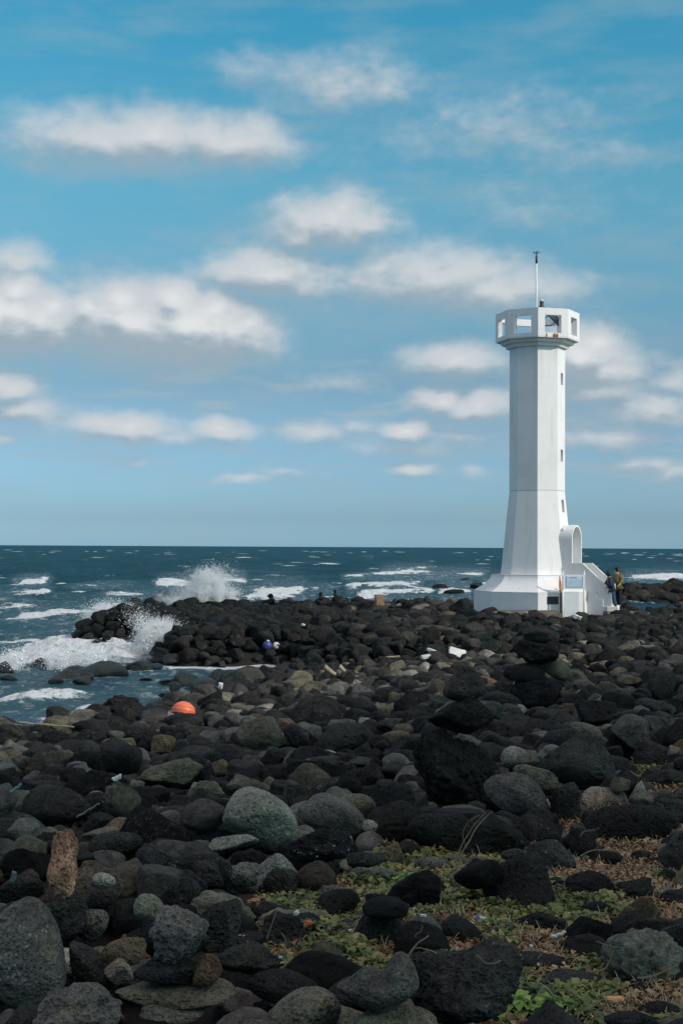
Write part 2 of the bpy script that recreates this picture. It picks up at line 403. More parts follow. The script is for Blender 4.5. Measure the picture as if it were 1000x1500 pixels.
# ------------------------------------------------------------------ the named stones
# key, px, py, w, h, shape, tint, tilt(deg, + = down to the right), flecks, depth reference (key, offset) or None, label
HER = [
 ('egg', 40, 1392, 136, 158, 'egg', 'g', 0, .5, None, 'boulder', 'big grey egg-shaped boulder with a white splash on its side'),
 ('low', 122, 1482, 130, 92, 'lumpy', 'g', 0, .1, None, 'boulder', 'pitted grey boulder at the foot of the big egg-shaped boulder'),
 ('pit', 92, 1340, 86, 68, 'lumpy', 'd', 0, .1, None, 'boulder', 'dark pitted block carrying the upright orange stone'),
 ('orange', 97, 1262, 44, 100, 'pillar', 't', 0, 0, ('pit', .02), 'stone', 'upright orange brown pumice stone balanced on a dark block'),
 ('greyside', 140, 1352, 50, 50, 'round', 'g', 0, 0, ('pit', .05), 'stone', 'smooth grey stone beside the block under the orange stone'),
 ('slope', 138, 1414, 92, 44, 'slab', 'd', 38, 0, None, 'stone', 'long dark stone leaning down beside the egg-shaped boulder'),
 ('cobble', 188, 1389, 64, 40, 'round', 'b', -3, 0, ('slope', -.02), 'stone', 'oval brown cobble resting on a pinkish stone'),
 ('pink', 180, 1418, 46, 42, 'angular', 'p', 10, 0, ('slope', -.08), 'stone', 'pinkish brown stone under the oval brown cobble'),
 ('paleegg', 158, 1288, 34, 25, 'egg', 'l', 0, 0, ('pit', .35), 'stone', 'small pale egg-shaped stone on top of a dark round one'),
 ('undere', 158, 1312, 44, 31, 'round', 'd', 0, 0, ('pit', .33), 'stone', 'dark round stone under the small pale egg'),
 ('olive', 226, 1326, 52, 40, 'round', 'o', 15, 0, ('knob', .12), 'stone', 'olive grey stone resting against the knobbly top of the cairn of slabs'),
 ('knob', 268, 1369, 88, 88, 'lumpy', 'g', 0, .1, ('slaba', .0), 'boulder', 'knobbly pitted grey rock on top of the low cairn of slabs'),
 ('redend', 309, 1417, 42, 46, 'round', 'r', 0, 0, ('slaba', -.03), 'stone', 'reddish brown stone at the end of the dark slab under the knobbly rock'),
 ('slaba', 258, 1418, 112, 44, 'slab', 'd', 3, 0, ('slabb', .0), 'stone', 'long dark slab directly under the knobbly pitted rock'),
 ('slabb', 264, 1450, 174, 44, 'slab', 'o', -2, .25, None, 'boulder', 'long olive slab with pink blotches in the low cairn'),
 ('slabc', 260, 1479, 94, 34, 'slab', 'g', 3, 0, ('slabb', -.1), 'stone', 'lowest grey slab of the low cairn'),
 ('drk', 269, 1304, 60, 50, 'round', 'd', 0, .05, None, 'stone', 'dark round stone behind the knobbly pitted rock'),
 ('flatback', 88, 1181, 106, 62, 'round', 'd', 0, .05, None, 'boulder', 'wide dark brownish boulder behind the upright orange stone'),
 ('long', 175, 1234, 78, 40, 'slab', 'd', -4, 0, None, 'stone', 'long dark stone next to the tip of the orange stone'),
 ('olfl', 152, 1221, 58, 24, 'slab', 'o', -3, 0, None, 'stone', 'flat olive stone behind the long dark stone by the orange tip'),
 ('whtop', 250, 1203, 40, 36, 'egg', 'g', 0, .9, None, 'stone', 'rounded grey stone with a white patch on its crown'),
 ('lying', 40, 1294, 70, 44, 'angular', 'd', -12, .1, None, 'stone', 'dark angular stone between the orange stone and the frame edge'),
 ('brblk', 4, 1273, 28, 32, 'block', 'b', 0, 0, None, 'stone', 'small brown block at the very edge above the egg-shaped boulder'),
 ('tri', 384, 1200, 110, 92, 'tri', 'l', 0, 0, None, 'boulder', 'large smooth grey triangular boulder, widest of its neighbours'),
 ('oblong', 490, 1190, 104, 54, 'round', 'g', 14, .1, None, 'boulder', 'oblong grey boulder beside the big triangular one'),
 ('cap', 551, 1210, 44, 21, 'egg', 'l', 12, 0, ('oblong', -.1), 'stone', 'small pale oval stone on the end of the oblong boulder'),
 ('rnd', 547, 1233, 52, 33, 'egg', 'g', 5, 0, ('oblong', -.25), 'stone', 'rounded grey stone under the small pale oval one'),
 ('olbr', 574, 1251, 38, 46, 'angular', 'b', 30, 0, None, 'stone', 'olive brown stone leaning beside the two stacked flat stones'),
 ('fldk', 538, 1258, 58, 26, 'slab', 'd', 0, 0, None, 'stone', 'flat dark stone under the rounded grey stone'),
 ('grey70', 551, 1287, 72, 40, 'angular', 'g', 4, .05, None, 'stone', 'squarish grey stone just above the leafy patch'),
 ('speck', 473, 1237, 98, 52, 'lumpy', 'k', 0, 1, None, 'boulder', 'black rock covered in white flecks below the oblong boulder'),
 ('flsp', 346, 1232, 76, 26, 'slab', 'l', -12, .7, None, 'stone', 'flat pale speckled stone in front of the triangular boulder'),
 ('knobg', 357, 1287, 66, 48, 'lumpy', 'g', 0, .1, None, 'stone', 'knobbly grey stone between the cairn of slabs and the leafy patch'),
 ('dkpit', 415, 1294, 54, 52, 'lumpy', 'd', 0, .1, None, 'stone', 'dark pitted stone beside the knobbly grey one'),
 ('dkveg', 494, 1323, 74, 48, 'round', 'k', -6, 0, None, 'stone', 'black oval stone with green leaves creeping round it'),
 ('blrnd', 552, 1363, 82, 68, 'round', 'k', -18, .25, None, 'boulder', 'round black pitted boulder in the middle of the leafy patch'),
 ('dklump', 425, 1364, 78, 66, 'lumpy', 'd', 20, 0, None, 'boulder', 'dark lumpy boulder standing in dry stems'),
 ('dkblk', 329, 1350, 58, 76, 'block', 'd', 0, 0, None, 'stone', 'dark block between the knobbly rock and the leafy patch'),
 ('dkol', 366, 1404, 88, 50, 'angular', 'd', -10, 0, None, 'stone', 'dark olive stone below the dark lumpy boulder'),
 ('dkflat', 418, 1437, 102, 46, 'slab', 'k', 8, 0, None, 'stone', 'low black slab behind the saddle-shaped stone'),
 ('saddle', 557, 1440, 120, 84, 'saddle', 'g', -8, 0, ('undsad', .0), 'boulder', 'smooth grey saddle-shaped stone with a raised round end'),
 ('rough', 684, 1446, 168, 120, 'lumpy', 'd', 0, .15, None, 'boulder', 'large rough dark boulder beside the saddle-shaped stone'),
 ('olbot', 450, 1477, 108, 68, 'round', 'o', 0, .1, None, 'boulder', 'rounded olive boulder at the edge below the black slab'),
 ('undsad', 573, 1498, 146, 62, 'round', 'o', 0, .15, None, 'boulder', 'olive pitted boulder carrying the saddle-shaped stone'),
 ('olmid', 366, 1154, 62, 31, 'round', 'o', 0, .15, None, 'stone', 'flat olive stone just behind the triangular boulder'),
 ('cna', 668, 1128, 126, 126, 'lumpy', 'k', 0, .05, None, 'boulder', 'massive black boulder forming the base of the tall cairn'),
 ('cnb', 675, 1047, 94, 60, 'angular', 'k', 0, .1, ('cna', .0), 'boulder', 'layered black slab in the middle of the tall cairn'),
 ('cnc', 680, 1001, 62, 54, 'cone', 'd', 0, .2, ('cna', .0), 'stone', 'pointed dark stone topping the tall cairn'),
 ('cda', 785, 1016, 72, 54, 'block', 'k', 0, .35, None, 'boulder', 'black block at the bottom of the second cairn, salt stained'),
 ('cdb', 768, 984, 60, 27, 'slab', 'k', 2, 0, ('cda', .0), 'stone', 'thin black slab in the second cairn below its block'),
 ('cdc', 816, 981, 42, 32, 'round', 'o', 0, 0, ('cda', .03), 'stone', 'rounded olive stone wedged in the side of the second cairn'),
 ('cdd', 783, 955, 66, 42, 'block', 'k', 0, .3, ('cda', .0), 'boulder', 'upper black block of the second cairn'),
 ('cde', 789, 929, 46, 22, 'slab', 'd', 6, 0, ('cda', .0), 'stone', 'flat dark stone capping the second cairn'),
 ('cone', 844, 1113, 112, 92, 'cone', 'd', 0, .05, None, 'boulder', 'big smooth dark cone-shaped boulder with small round pits'),
 ('pegg', 763, 1111, 58, 34, 'egg', 'l', 12, 0, None, 'stone', 'pale grey egg-shaped stone in front of the cone-shaped boulder'),
 ('obl2', 762, 1163, 106, 60, 'round', 'g', 24, .15, None, 'boulder', 'oblong grey boulder tilted downhill below the pale egg'),
 ('mid2', 786, 1138, 72, 34, 'slab', 'o', 12, .2, ('obl2', .35), 'stone', 'olive stone between the tilted oblong boulder and the cone'),
 ('blk2', 828, 1175, 50, 66, 'angular', 'd', 10, .3, None, 'stone', 'dark wedge of rock between the tilted boulder and the brownish flat stone'),
 ('brfl', 886, 1171, 70, 40, 'round', 'p', 0, .2, None, 'stone', 'brownish grey stone with a paler flat top'),
 ('big2', 926, 1206, 134, 70, 'round', 'k', -8, .05, None, 'boulder', 'broad black boulder at the edge of the red brown grass'),
 ('bl3', 955, 1104, 56, 44, 'round', 'd', 0, 0, None, 'stone', 'dark round stone half ringed by green leaves'),
 ('bl4', 975, 1141, 60, 36, 'angular', 'd', 0, .05, None, 'stone', 'dark stone on the green bank above the broad black boulder'),
 ('bl5', 968, 1004, 44, 54, 'round', 'd', 0, .05, None, 'stone', 'tall dark round stone up on the bank'),
 ('bl6', 872, 1042, 62, 54, 'angular', 'k', 35, .1, None, 'boulder', 'black slanting rock behind the cone-shaped boulder'),
 ('bl7', 858, 1070, 50, 24, 'egg', 'o', 10, .1, ('cone', .5), 'stone', 'olive oval stone peeping over the cone-shaped boulder'),
 ('ma', 652, 1222, 108, 74, 'round', 'k', 0, .05, None, 'boulder', 'black rounded boulder at the foot of the tall cairn'),
 ('mb', 730, 1226, 120, 80, 'angular', 'k', 10, .1, None, 'boulder', 'black angular boulder with dry roots hanging over it'),
 ('mc', 806, 1256, 80, 60, 'angular', 'd', 10, .5, None, 'boulder', 'dark boulder with a streak of white salt on its edge'),
 ('mdd', 762, 1296, 106, 92, 'cone', 'k', 18, .05, None, 'boulder', 'black steep ridge-backed boulder in the green patch'),
 ('me', 752, 1251, 38, 22, 'egg', 'd', 0, 0, ('mdd', .25), 'stone', 'small dark egg-shaped stone behind the ridge-backed boulder'),
 ('mf', 868, 1297, 78, 50, 'cone', 'k', 10, 0, None, 'stone', 'low black pyramid-shaped stone in red brown grass'),
 ('mg', 884, 1259, 72, 34, 'round', 'k', 3, 0, None, 'stone', 'black oval stone in the red brown grass'),
 ('mh', 966, 1264, 44, 22, 'round', 'k', 0, 0, None, 'stone', 'small black stone furthest along the red brown grass'),
 ('mi', 981, 1285, 46, 32, 'cone', 'd', -8, 0, None, 'stone', 'dark pointed stone at the edge of the red brown grass'),
 ('mj', 677, 1365, 72, 52, 'round', 'k', 10, .05, None, 'boulder', 'round black boulder below the blue-capped bottle'),
 ('mk', 714, 1325, 80, 28, 'slab', 'd', -3, .05, None, 'stone', 'flat dark stone behind the blue-capped bottle'),
 ('ml', 788, 1352, 84, 44, 'angular', 'k', -14, .35, None, 'stone', 'black stone with white specks on its face in the green patch'),
 ('mm', 869, 1332, 58, 30, 'round', 'k', -8, 0, None, 'stone', 'black stone in front of the low pyramid-shaped one'),
 ('mn', 795, 1408, 124, 34, 'slab', 'k', 4, .05, None, 'boulder', 'long low black slab lying in the brown grass'),
 ('mo', 852, 1438, 122, 38, 'slab', 'd', 4, .05, None, 'boulder', 'second long dark slab, in front of the first in brown grass'),
 ('mp', 772, 1458, 60, 40, 'round', 'k', 10, 0, None, 'stone', 'black stone behind the bright green plant'),
 ('mq', 920, 1490, 70, 30, 'slab', 'k', 0, 0, None, 'stone', 'flat black stone beside the orange scrap'),
 ('mr', 934, 1396, 40, 26, 'slab', 'd', 15, 0, None, 'stone', 'small thin dark stone in bare brown grass'),
 ('ms', 636, 1268, 58, 32, 'round', 'g', 0, .5, None, 'stone', 'grey stone dusted with white below the tall cairn'),
 ('mt', 670, 1303, 62, 26, 'round', 'd', 0, .1, None, 'stone', 'dark stone among the leaves below the white dusted one'),
 ('mu', 625, 1329, 50, 20, 'slab', 'r', 0, 0, None, 'stone', 'flat reddish stone at the edge of the green leaves'),
 ('mv', 992, 1318, 50, 34, 'round', 'k', 0, 0, None, 'stone', 'black stone cut by the frame in the grass'),
 ('mw', 946, 1450, 60, 34, 'round', 'k', 5, 0, None, 'stone', 'black stone in pale dry grass near the orange scrap'),
 ('ba', 382, 1075, 70, 54, 'round', 'o', 0, .15, None, 'boulder', 'broad rounded olive boulder, palest in the middle of the beach'),
 ('bb', 255, 1134, 96, 42, 'angular', 'o', -12, .1, None, 'boulder', 'long olive slab tilted towards the sea behind the pale crowned stone'),
 ('bc', 180, 1115, 66, 50, 'round', 'k', 0, .1, None, 'boulder', 'black humped boulder beside the long olive slab'),
 ('bd', 243, 1091, 38, 32, 'angular', 'b', 0, 0, None, 'stone', 'brown stone between the orange float and the olive slab'),
 ('be', 48, 1050, 60, 30, 'round', 'k', 0, 0, None, 'boulder', 'black boulder at the water edge with a driftwood pole in front'),
 ('bf', 436, 1079, 38, 42, 'round', 'd', 0, .8, None, 'stone', 'dark stone with white spots next to the broad olive boulder'),
 ('bg', 500, 1080, 64, 48, 'round', 'd', 0, .05, None, 'boulder', 'dark boulder in the middle of the beach beside the tall cairn'),
 ('bh', 855, 946, 24, 16, 'egg', 'l', 0, 0, None, 'stone', 'small pale oval stone behind the second cairn'),
 ('bi', 878, 977, 32, 16, 'egg', 'o', 0, 0, None, 'stone', 'flat olive stone on top of a tiny pile behind the second cairn'),
 ('bj', 899, 988, 14, 12, 'egg', 'p', 0, 0, None, 'stone', 'tiny pinkish pebble behind the second cairn'),
 ('bk', 930, 1000, 24, 18, 'angular', 'r', 0, 0, None, 'stone', 'small red brown stone up the bank'),
]
BY = {}
HPROJ = []
def place_hero(t):
    key, px, py, w, h, shp, tint, tilt, fl, ref, nm, lab = t
    al = math.atan((py - HY) / F)
    veg = 0.0
    if ref is not None and ref[0] in BY:
        d = BY[ref[0]]['d'] + ref[1]
        c0 = None
    else:
        d = None
        for dd in np.arange(4.2, 90, .02):
            p = ray(px, py, dd); c = h / 2 * dd / F
            inveg = float(vegd(np.array([p[0]]), np.array([p[1]]))[0]) > 0
            if p[2] <= float(G(p[0], p[1])) + c * .72 + (.0 if inveg else .13):
                d = dd; break
    a = w / 2 * d / F; hh_ = h / 2 * d / F
    bfac = .85 if w < 1.6 * h else .62
    if shp in ('pillar',): bfac = .9
    b = max(a * bfac, min(a, hh_) * .9)
    c = math.sqrt(max(hh_ ** 2 - (b * math.sin(al)) ** 2, (.6 * hh_) ** 2)) / math.cos(al)
    p = ray(px, py, d)
    e = dict(key=key, x=p[0], y=p[1], z=p[2], a=a, b=b, c=c, d=d, shp=shp, tint=tint, tilt=tilt, fl=fl, name=nm, label=lab, w=w, h=h, px=px, py=py)
    BY[key] = e; HPROJ.append((px, py, w, h, d)); return e
order = sorted(HER, key=lambda t: 0 if t[9] is None else 1)
pend = list(HER)
while pend:
    nxt = []
    for t in pend:
        if t[9] is None or t[9][0] in BY: place_hero(t)
        else: nxt.append(t)
    pend = nxt
print('heroes', {k: round(e['d'], 1) for k, e in BY.items()})
for e in BY.values():
    stamp(e['x'], e['y'], e['z'], e['a'], e['b'], e['c'], 0)

HP = np.array(HPROJ)
# other things that must stay in view: px, py, w, h, d
KEEP = [(270, 1036, 36, 18, 31.), (708, 1342, 24, 12, 8.), (900, 1470, 24, 10, 5.6), (668, 957, 30, 18, 30), (627, 961, 20, 8, 30), (394, 946, 12, 14, 43), (405, 947, 12, 12, 43), (556, 878, 14, 16, 60)]
HP = np.vstack([HP, np.array(KEEP)])
LH = (286 / F * 57, 57.0)      # lighthouse axis on the ground
def blocked(x, y, z, a, c, strict=.8):
    px, py = topx(x, y, z); rw = a / y * F; rh = c / y * F
    near = HP[:, 4] > y - .05
    for dx, dy in ((0, -1), (0, -.4), (-.8, -.4), (.8, -.4), (0, .3), (-.6, -.85), (.6, -.85)):
        q = ((px + dx * rw - HP[:, 0]) / (HP[:, 2] / 2 * strict)) ** 2 + ((py + dy * rh - HP[:, 1]) / (HP[:, 3] / 2 * strict)) ** 2
        if (near & (q < 1)).any(): return True
    return False

FILL = []
shapes = ['round', 'angular', 'lumpy', 'slab', 'block', 'egg', 'cone']
shp_p = [.27, .32, .13, .11, .10, .03, .04]
def tint_for(r, y, x, z):
    if y > 38:
        wet = sstep(3.5, -1.5, x) * .8 + .1
        if r.random() < wet: return 'w' if r.random() < .6 else 'k'
        return r.choice(['k', 'w', 'd', 'b', 'g'], p=[.46, .34, .15, .03, .02])
    if z < .35: return r.choice(['w', 'k', 'd', 'b'], p=[.4, .35, .17, .08])
    return r.choice(['k', 'd', 'g', 'o', 'l', 'b', 'r'], p=[.34, .36, .11, .12, .03, .03, .01])
def in_light(x, y, m=0.0): return math.hypot(x - LH[0], y - LH[1]) < 2.75 + m or (abs((x - LH[0]) * .49 + (y - LH[1]) * .87) < 1.0 + m and 0 < (x - LH[0]) * .87 - (y - LH[1]) * .49 < 3.7 + m)
def lim(x, y):
    s = float(poly_sd(COAST, np.array([x]), np.array([y]))[0])
    return .10 + .16 * float(sstep(1.0, 5.0, s))
def fill(y0, y1, dens, smin, smed, smax, K=6, xr=None, rule=None, sg=.38):
    area = .265 * (y1 ** 2 - y0 ** 2) if xr is None else (xr[1] - xr[0]) * (y1 - y0)
    n = int(area * dens)
    S = np.clip(np.exp(rng.normal(math.log(smed), sg, n)), smin, smax); S[::-1].sort()
    S = np.sort(S)[::-1]
    for s in S:
        best = None
        shp = rng.choice(shapes, p=shp_p if y1 < 36.5 else [.08, .48, .14, .10, .20, 0, 0])
        fl = {'slab': .42, 'egg': .72, 'round': .74, 'block': .82, 'cone': .95}.get(shp, .8)
        a = s / 2 * rng.uniform(1.0, 1.3); b = s / 2 * rng.uniform(.75, 1.0); c = s / 2 * fl * rng.uniform(.85, 1.1); yaw = rng.uniform(0, math.pi)
        for _ in range(K):
            y = math.sqrt(rng.uniform(y0 * y0, y1 * y1)); x = rng.uniform(-.265, .265) * y if xr is None else rng.uniform(*xr)
            g = float(G(x, y))
            if g < -.03: continue
            if rule is not None and not rule(x, y): continue
            if in_light(x, y, a * .5): continue
            z = rest_z(x, y, a, b, c, yaw)
            if z is None: continue
            rel = z - g
            if rel > c * .8 + lim(x, y): continue
            if y < 36 and blocked(x, y, z, max(a, b), c): continue
            if best is None or rel < best[0]: best = (rel, x, y, z)
        if best is None: continue
        _, x, y, z = best
        stamp(x, y, z, a, b, c, yaw)
        FILL.append(dict(x=x, y=y, z=z, a=a, b=b, c=c, yaw=yaw, shp=shp, tint=tint_for(rng, y, x, z), fl=float(rng.choice([0, .1, .35, .8], p=[.3, .35, .25, .1]))))
def notveg(x, y):
    v = float(vegd(np.array([x]), np.array([y]))[0])
    return v < -.05 or rng.random() < (.75 if topx(x, y, float(G(x, y)))[0] < 640 else .42)
fill(3.6, 7.5, 16, .10, .19, .36, 10, rule=notveg)
fill(7.5, 11, 13, .11, .23, .46, 10, rule=notveg)
fill(11, 15, 14, .12, .23, .48, 8, rule=notveg)
fill(15, 22, 12, .15, .27, .58, 7, rule=notveg)
fill(22, 36, 9, .18, .33, .72, 6)
fill(36, 50, 9, .20, .34, .85, 6)
fill(50, 70, 8, .22, .37, .9, 5)
print('fill', len(FILL), time.time() - T0)

# rocks standing in the water and the far islet: px centre, water-line py, w, h
WR = [(60, 979, 26, 14), (10, 985, 24, 16), (22, 974, 20, 10), (80, 978, 16, 14), (148, 990, 80, 20), (118, 987, 46, 12), (122, 1001, 26, 12), (132, 996, 16, 14), (205, 982, 38, 14), (196, 980, 26, 9),
      (15, 996, 26, 9), (98, 994, 40, 8), (84, 1000, 22, 7), (225, 981, 30, 9), (276, 1001, 46, 16), (258, 1010, 17, 12), (246, 1021, 24, 8), (300, 1006, 40, 12), (216, 996, 18, 4), (320, 998, 30, 18), (340, 1004, 40, 22), (246, 999, 26, 5),
      (198, 896, 22, 20), (172, 900, 16, 12), (160, 914, 30, 18), (133, 926, 20, 14), (178, 921, 40, 18), (150, 934, 46, 14), (212, 905, 30, 20), (225, 900, 36, 24), (190, 938, 50, 14), (176, 946, 34, 10), (118, 936, 22, 9),
      (645, 866, 22, 10), (700, 862, 26, 9), (665, 872, 30, 8), (618, 868, 10, 4), (682, 852, 14, 6), (655, 862, 10, 4), (240, 880, 30, 12), (258, 905, 60, 34)]
for px, py, w, h in WR:
    u, v = px2dir(px, py); d = -CZ / v
    a = w / 2 * d / F; c = h * d / F * .62; b = max(a * .7, c * .8)
    FILL.append(dict(x=u * d, y=d + b * .4, z=h * d / F - c, a=a, b=b, c=c, yaw=rng.uniform(-.3, .3), shp=rng.choice(['round', 'angular', 'slab', 'round']), tint='w', fl=0.0))
# the tip of the headland, a heap of bigger wet blocks
for _ in range(70):
    px = rng.uniform(125, 250); t = (px - 125) / 125
    py = rng.uniform(938 - 12 * t, 948); top = 925 - 38 * t
    u, v = px2dir(px, py); d = -CZ / v + rng.uniform(0, 4)
    hgt = rng.uniform(.0, 1.0) ** 1.3 * (py - top) * d / F * .72
    a = rng.uniform(.2, .42); FILL.append(dict(x=u * d, y=d, z=hgt, a=a, b=a * .8, c=a * rng.uniform(.6, .85), yaw=rng.uniform(0, 3), shp=rng.choice(['round', 'angular', 'block']), tint='w', fl=0.0))
for _ in range(900):
    x = rng.uniform(16, 34); y = rng.uniform(88, 106); g = float(poly_sd(ISLET, np.array([x]), np.array([y]))[0])
    if g < -.3: continue
    a = float(np.exp(rng.normal(math.log(.42), .35))); gz = float(G(x, y))
    FILL.append(dict(x=x, y=y, z=gz + a * .25, a=a, b=a * .85, c=a * .7, yaw=rng.uniform(0, 3), shp=rng.choice(['round', 'angular']), tint=rng.choice(['k', 'd', 'w']), fl=0.0))

# ------------------------------------------------------------------ individual stones: the ones that show largest
HEROMESH = {}
def rock_obj(name, me, e, col, fl):
    o = bpy.data.objects.new(name, me)
    o.color = (col[0], col[1], col[2], fl)
    return link(o)
def jitter(col, r, amt=.22):
    g = 1 + r.uniform(-amt, amt); return tuple(c * g * (1 + r.uniform(-.05, .05)) for c in col)
seed = 100
for e in BY.values():
    seed += 1
    sub = 7 if e['w'] > 95 else 6 if e['w'] > 30 else 5
    p, f = rock_verts(e['shp'], sub, seed)
    ca, sa = math.cos(R(rng.uniform(-25, 25))), math.sin(R(rng.uniform(-25, 25)))
    v = p * np.array([e['a'], e['b'], e['c']])
    th = R(-e['tilt']); c_, s_ = math.cos(th), math.sin(th)
    v = np.stack([v[:, 0] * c_ - v[:, 2] * s_, v[:, 1], v[:, 0] * s_ + v[:, 2] * c_], 1)
    zb = v[:, 2].min(); v[:, 2] -= zb
    me = np_mesh(e['name'], v, f, M_ROCK)
    o = rock_obj(e['name'], me, e, jitter(TINT[e['tint']], rng, .1), e['fl'])
    o.location = (e['x'], e['y'], e['z'] + zb)
    tag(o, e['label'], 'boulder' if e['name'] == 'boulder' else 'rock', 'stones of the rocky beach')
    e['obj'] = o
LIB = {}
for k_, s_ in enumerate(shapes * 4):
    p, f = rock_verts(s_, 6, 500 + k_)
    p = p.copy(); p[:, 2] += 1.0
    LIB.setdefault(s_, []).append((np_mesh('rock', p, f, M_ROCK), p))
def visible_score(e):
    px, py = topx(e['x'], e['y'], e['z'])
    if not (-15 < px < 1015 and 880 < py < 1520): return 0
    s = e['a'] * e['c'] / e['y'] ** 2
    # hidden under later stones: compare its top with the height map there
    fp = footprint(e['x'], e['y'], e['a'] * .6, e['b'] * .6, e['yaw'])
    if fp is not None:
        sl, q2 = fp; m = q2 < 1
        vis = (HM[sl][m] < e['z'] + e['c'] * 1.05).mean() if m.any() else 0
        s *= vis ** 1.2
    if blocked_by_hero(px, py, e['y']): s *= .05
    return s
def blocked_by_hero(px, py, y):
    q = ((px - HP[:len(BY), 0]) / (HP[:len(BY), 2] / 2)) ** 2 + ((py - HP[:len(BY), 1]) / (HP[:len(BY), 3] / 2)) ** 2
    return bool(((HP[:len(BY), 4] < y) & (q < 1)).any())
for e in FILL: e['s'] = visible_score(e) if e['y'] < 40 else 0
FILL.sort(key=lambda e: -e['s'])
NIND = 176
IND, REST = FILL[:NIND], FILL[NIND:]
REST = [e for e in REST if not (e['y'] < 14 and e['s'] < 0)]
SHW = {'round': 'rounded', 'angular': 'angular', 'lumpy': 'lumpy pitted', 'slab': 'flat', 'block': 'blocky', 'egg': 'egg-shaped', 'cone': 'pointed'}
MARK = {'egg': 'big egg-shaped boulder', 'low': 'pitted grey boulder', 'orange': 'orange upright stone', 'cobble': 'oval brown cobble', 'knob': 'knobbly cairn top', 'slabb': 'long olive slab',
        'flatback': 'wide brownish boulder', 'whtop': 'white-crowned stone', 'tri': 'triangular boulder', 'oblong': 'oblong boulder', 'speck': 'white-flecked black rock', 'saddle': 'saddle-shaped stone', 'rough': 'large rough boulder',
        'blrnd': 'round black pitted boulder', 'cna': 'tall cairn', 'cda': 'second cairn', 'cone': 'cone-shaped boulder', 'pegg': 'pale egg stone', 'obl2': 'tilted oblong boulder', 'big2': 'broad black boulder', 'mb': 'root-hung boulder',
        'ba': 'broad olive boulder', 'bb': 'tilted olive slab', 'bc': 'black humped boulder', 'bg': 'dark mid-beach boulder', 'be': 'water-edge boulder', 'bl6': 'slanting black rock', 'bl5': 'tall round bank stone', 'dkol': 'dark olive stone', 'grey70': 'squarish grey stone', 'mn': 'low black grass slab'}
ORD = ['', 'second ', 'third ', 'fourth ', 'fifth ', 'sixth ', 'seventh ', 'eighth ', 'ninth ', 'tenth ', 'eleventh ', 'twelfth ']
used = {}
def szw(e):
    s = (e['a'] + e['b']); return 'large' if s > .52 else 'mid-sized' if s > .33 else 'small'
for e in sorted(IND, key=lambda e: e['y']):
    px, py = topx(e['x'], e['y'], e['z']); e['px'] = px; e['py'] = py
    ks = sorted(MARK, key=lambda k: math.hypot(BY[k]['px'] - px, BY[k]['py'] - py)); k = ks[0]
    dx, dy = px - BY[k]['px'], py - BY[k]['py']
    if abs(dy) > .75 * abs(dx): rel = ('in front of the ' if dy > 0 else 'behind the ') + MARK[k]
    else:
        rel = 'beside the ' + MARK[k]
        o2 = [kk for kk in ks[1:] if (BY[kk]['px'] - BY[k]['px']) * dx > 0]
        if o2: rel += ', towards the ' + MARK[o2[0]]
    e['lab'] = (TW[e['tint']], szw(e), SHW[e['shp']], rel, math.hypot(dx, dy))
IND.sort(key=lambda e: e['lab'][4])
for e in IND:
    tw, sz, sh, rel, _ = e['lab']
    base = (sz, tw, sh, rel); n = used.get(base, 0); used[base] = n + 1
    e['label'] = f"{ORD[n]}{sz} {tw} {sh} stone {rel}"
    if len(e['label'].split()) > 16: e['label'] = e['label'].replace(sz + ' ', '', 1)
for e in IND:
    me, _p = LIB[e['shp']][int(rng.integers(0, 4))]
    o = rock_obj('rock', me, e, jitter(TINT[e['tint']], rng), e['fl'])
    o.location = (e['x'], e['y'], e['z'] - e['c'])
    o.rotation_euler = (rng.normal(0, .10), rng.normal(0, .10), e['yaw'])
    o.scale = (e['a'] * 1.06, e['b'] * 1.06, e['c'] * 1.08)
    tag(o, e['label'], 'rock', 'stones of the rocky beach')

# ------------------------------------------------------------------ all other stones: one heap
LOW = {}
for s_ in shapes:
    for n_ in (4, 3):
        LOW[(s_, n_)] = [rock_verts(s_, n_, 900 + 13 * k_ + n_, pits=0) for k_ in range(7)]
LOW5 = {s_: [rock_verts(s_, 5, 1300 + k_, pits=0) for k_ in range(4)] for s_ in shapes}
def heap(name, L, label, cat):
    V, Fc, Tn = [], [], []; off = 0
    for e in L:
        pxs = e['a'] * 2 / e['y'] * 1420
        lod = 5 if (pxs > 34 and e['y'] < 13) else 4 if pxs > 15 else 3
        src = LOW5[e['shp']] if lod == 5 else LOW[(e['shp'], lod)]
        p, f = src[int(rng.integers(0, len(src)))]
        v = p * np.array([e['a'], e['b'], e['c']]) * 1.06
        rx = rng.normal(0, .12 if e['y'] < 36 else .35); cr, sr = math.cos(rx), math.sin(rx)
        v = np.stack([v[:, 0], v[:, 1] * cr - v[:, 2] * sr, v[:, 1] * sr + v[:, 2] * cr], 1)
        c_, s_ = math.cos(e['yaw']), math.sin(e['yaw'])
        v = np.stack([v[:, 0] * c_ - v[:, 1] * s_ + e['x'], v[:, 0] * s_ + v[:, 1] * c_ + e['y'], v[:, 2] + e['z']], 1)
        V.append(v); Fc.append(f + off); off += len(v)
        t = jitter(TINT[e['tint']], rng) + (e['fl'],); Tn.append(np.tile(np.array(t, np.float32), (len(v), 1)))
    me = np_mesh(name, np.vstack(V), np.vstack(Fc), M_ROCKS)
    ca = me.color_attributes.new('tint', 'FLOAT_COLOR', 'POINT'); ca.data.foreach_set('color', np.vstack(Tn).ravel())
    o = obj(name, me); tag(o, label, cat, kind='stuff'); return o
heap('rocks', [e for e in REST if e['y'] < 84], 'countless dark basalt boulders covering the beach and the headland', 'rocks')
heap('islet_rocks', [e for e in REST if e['y'] >= 84], 'dark boulders of the islet across the narrow channel behind the lighthouse', 'rocks')
print('heap', len(REST), time.time() - T0)
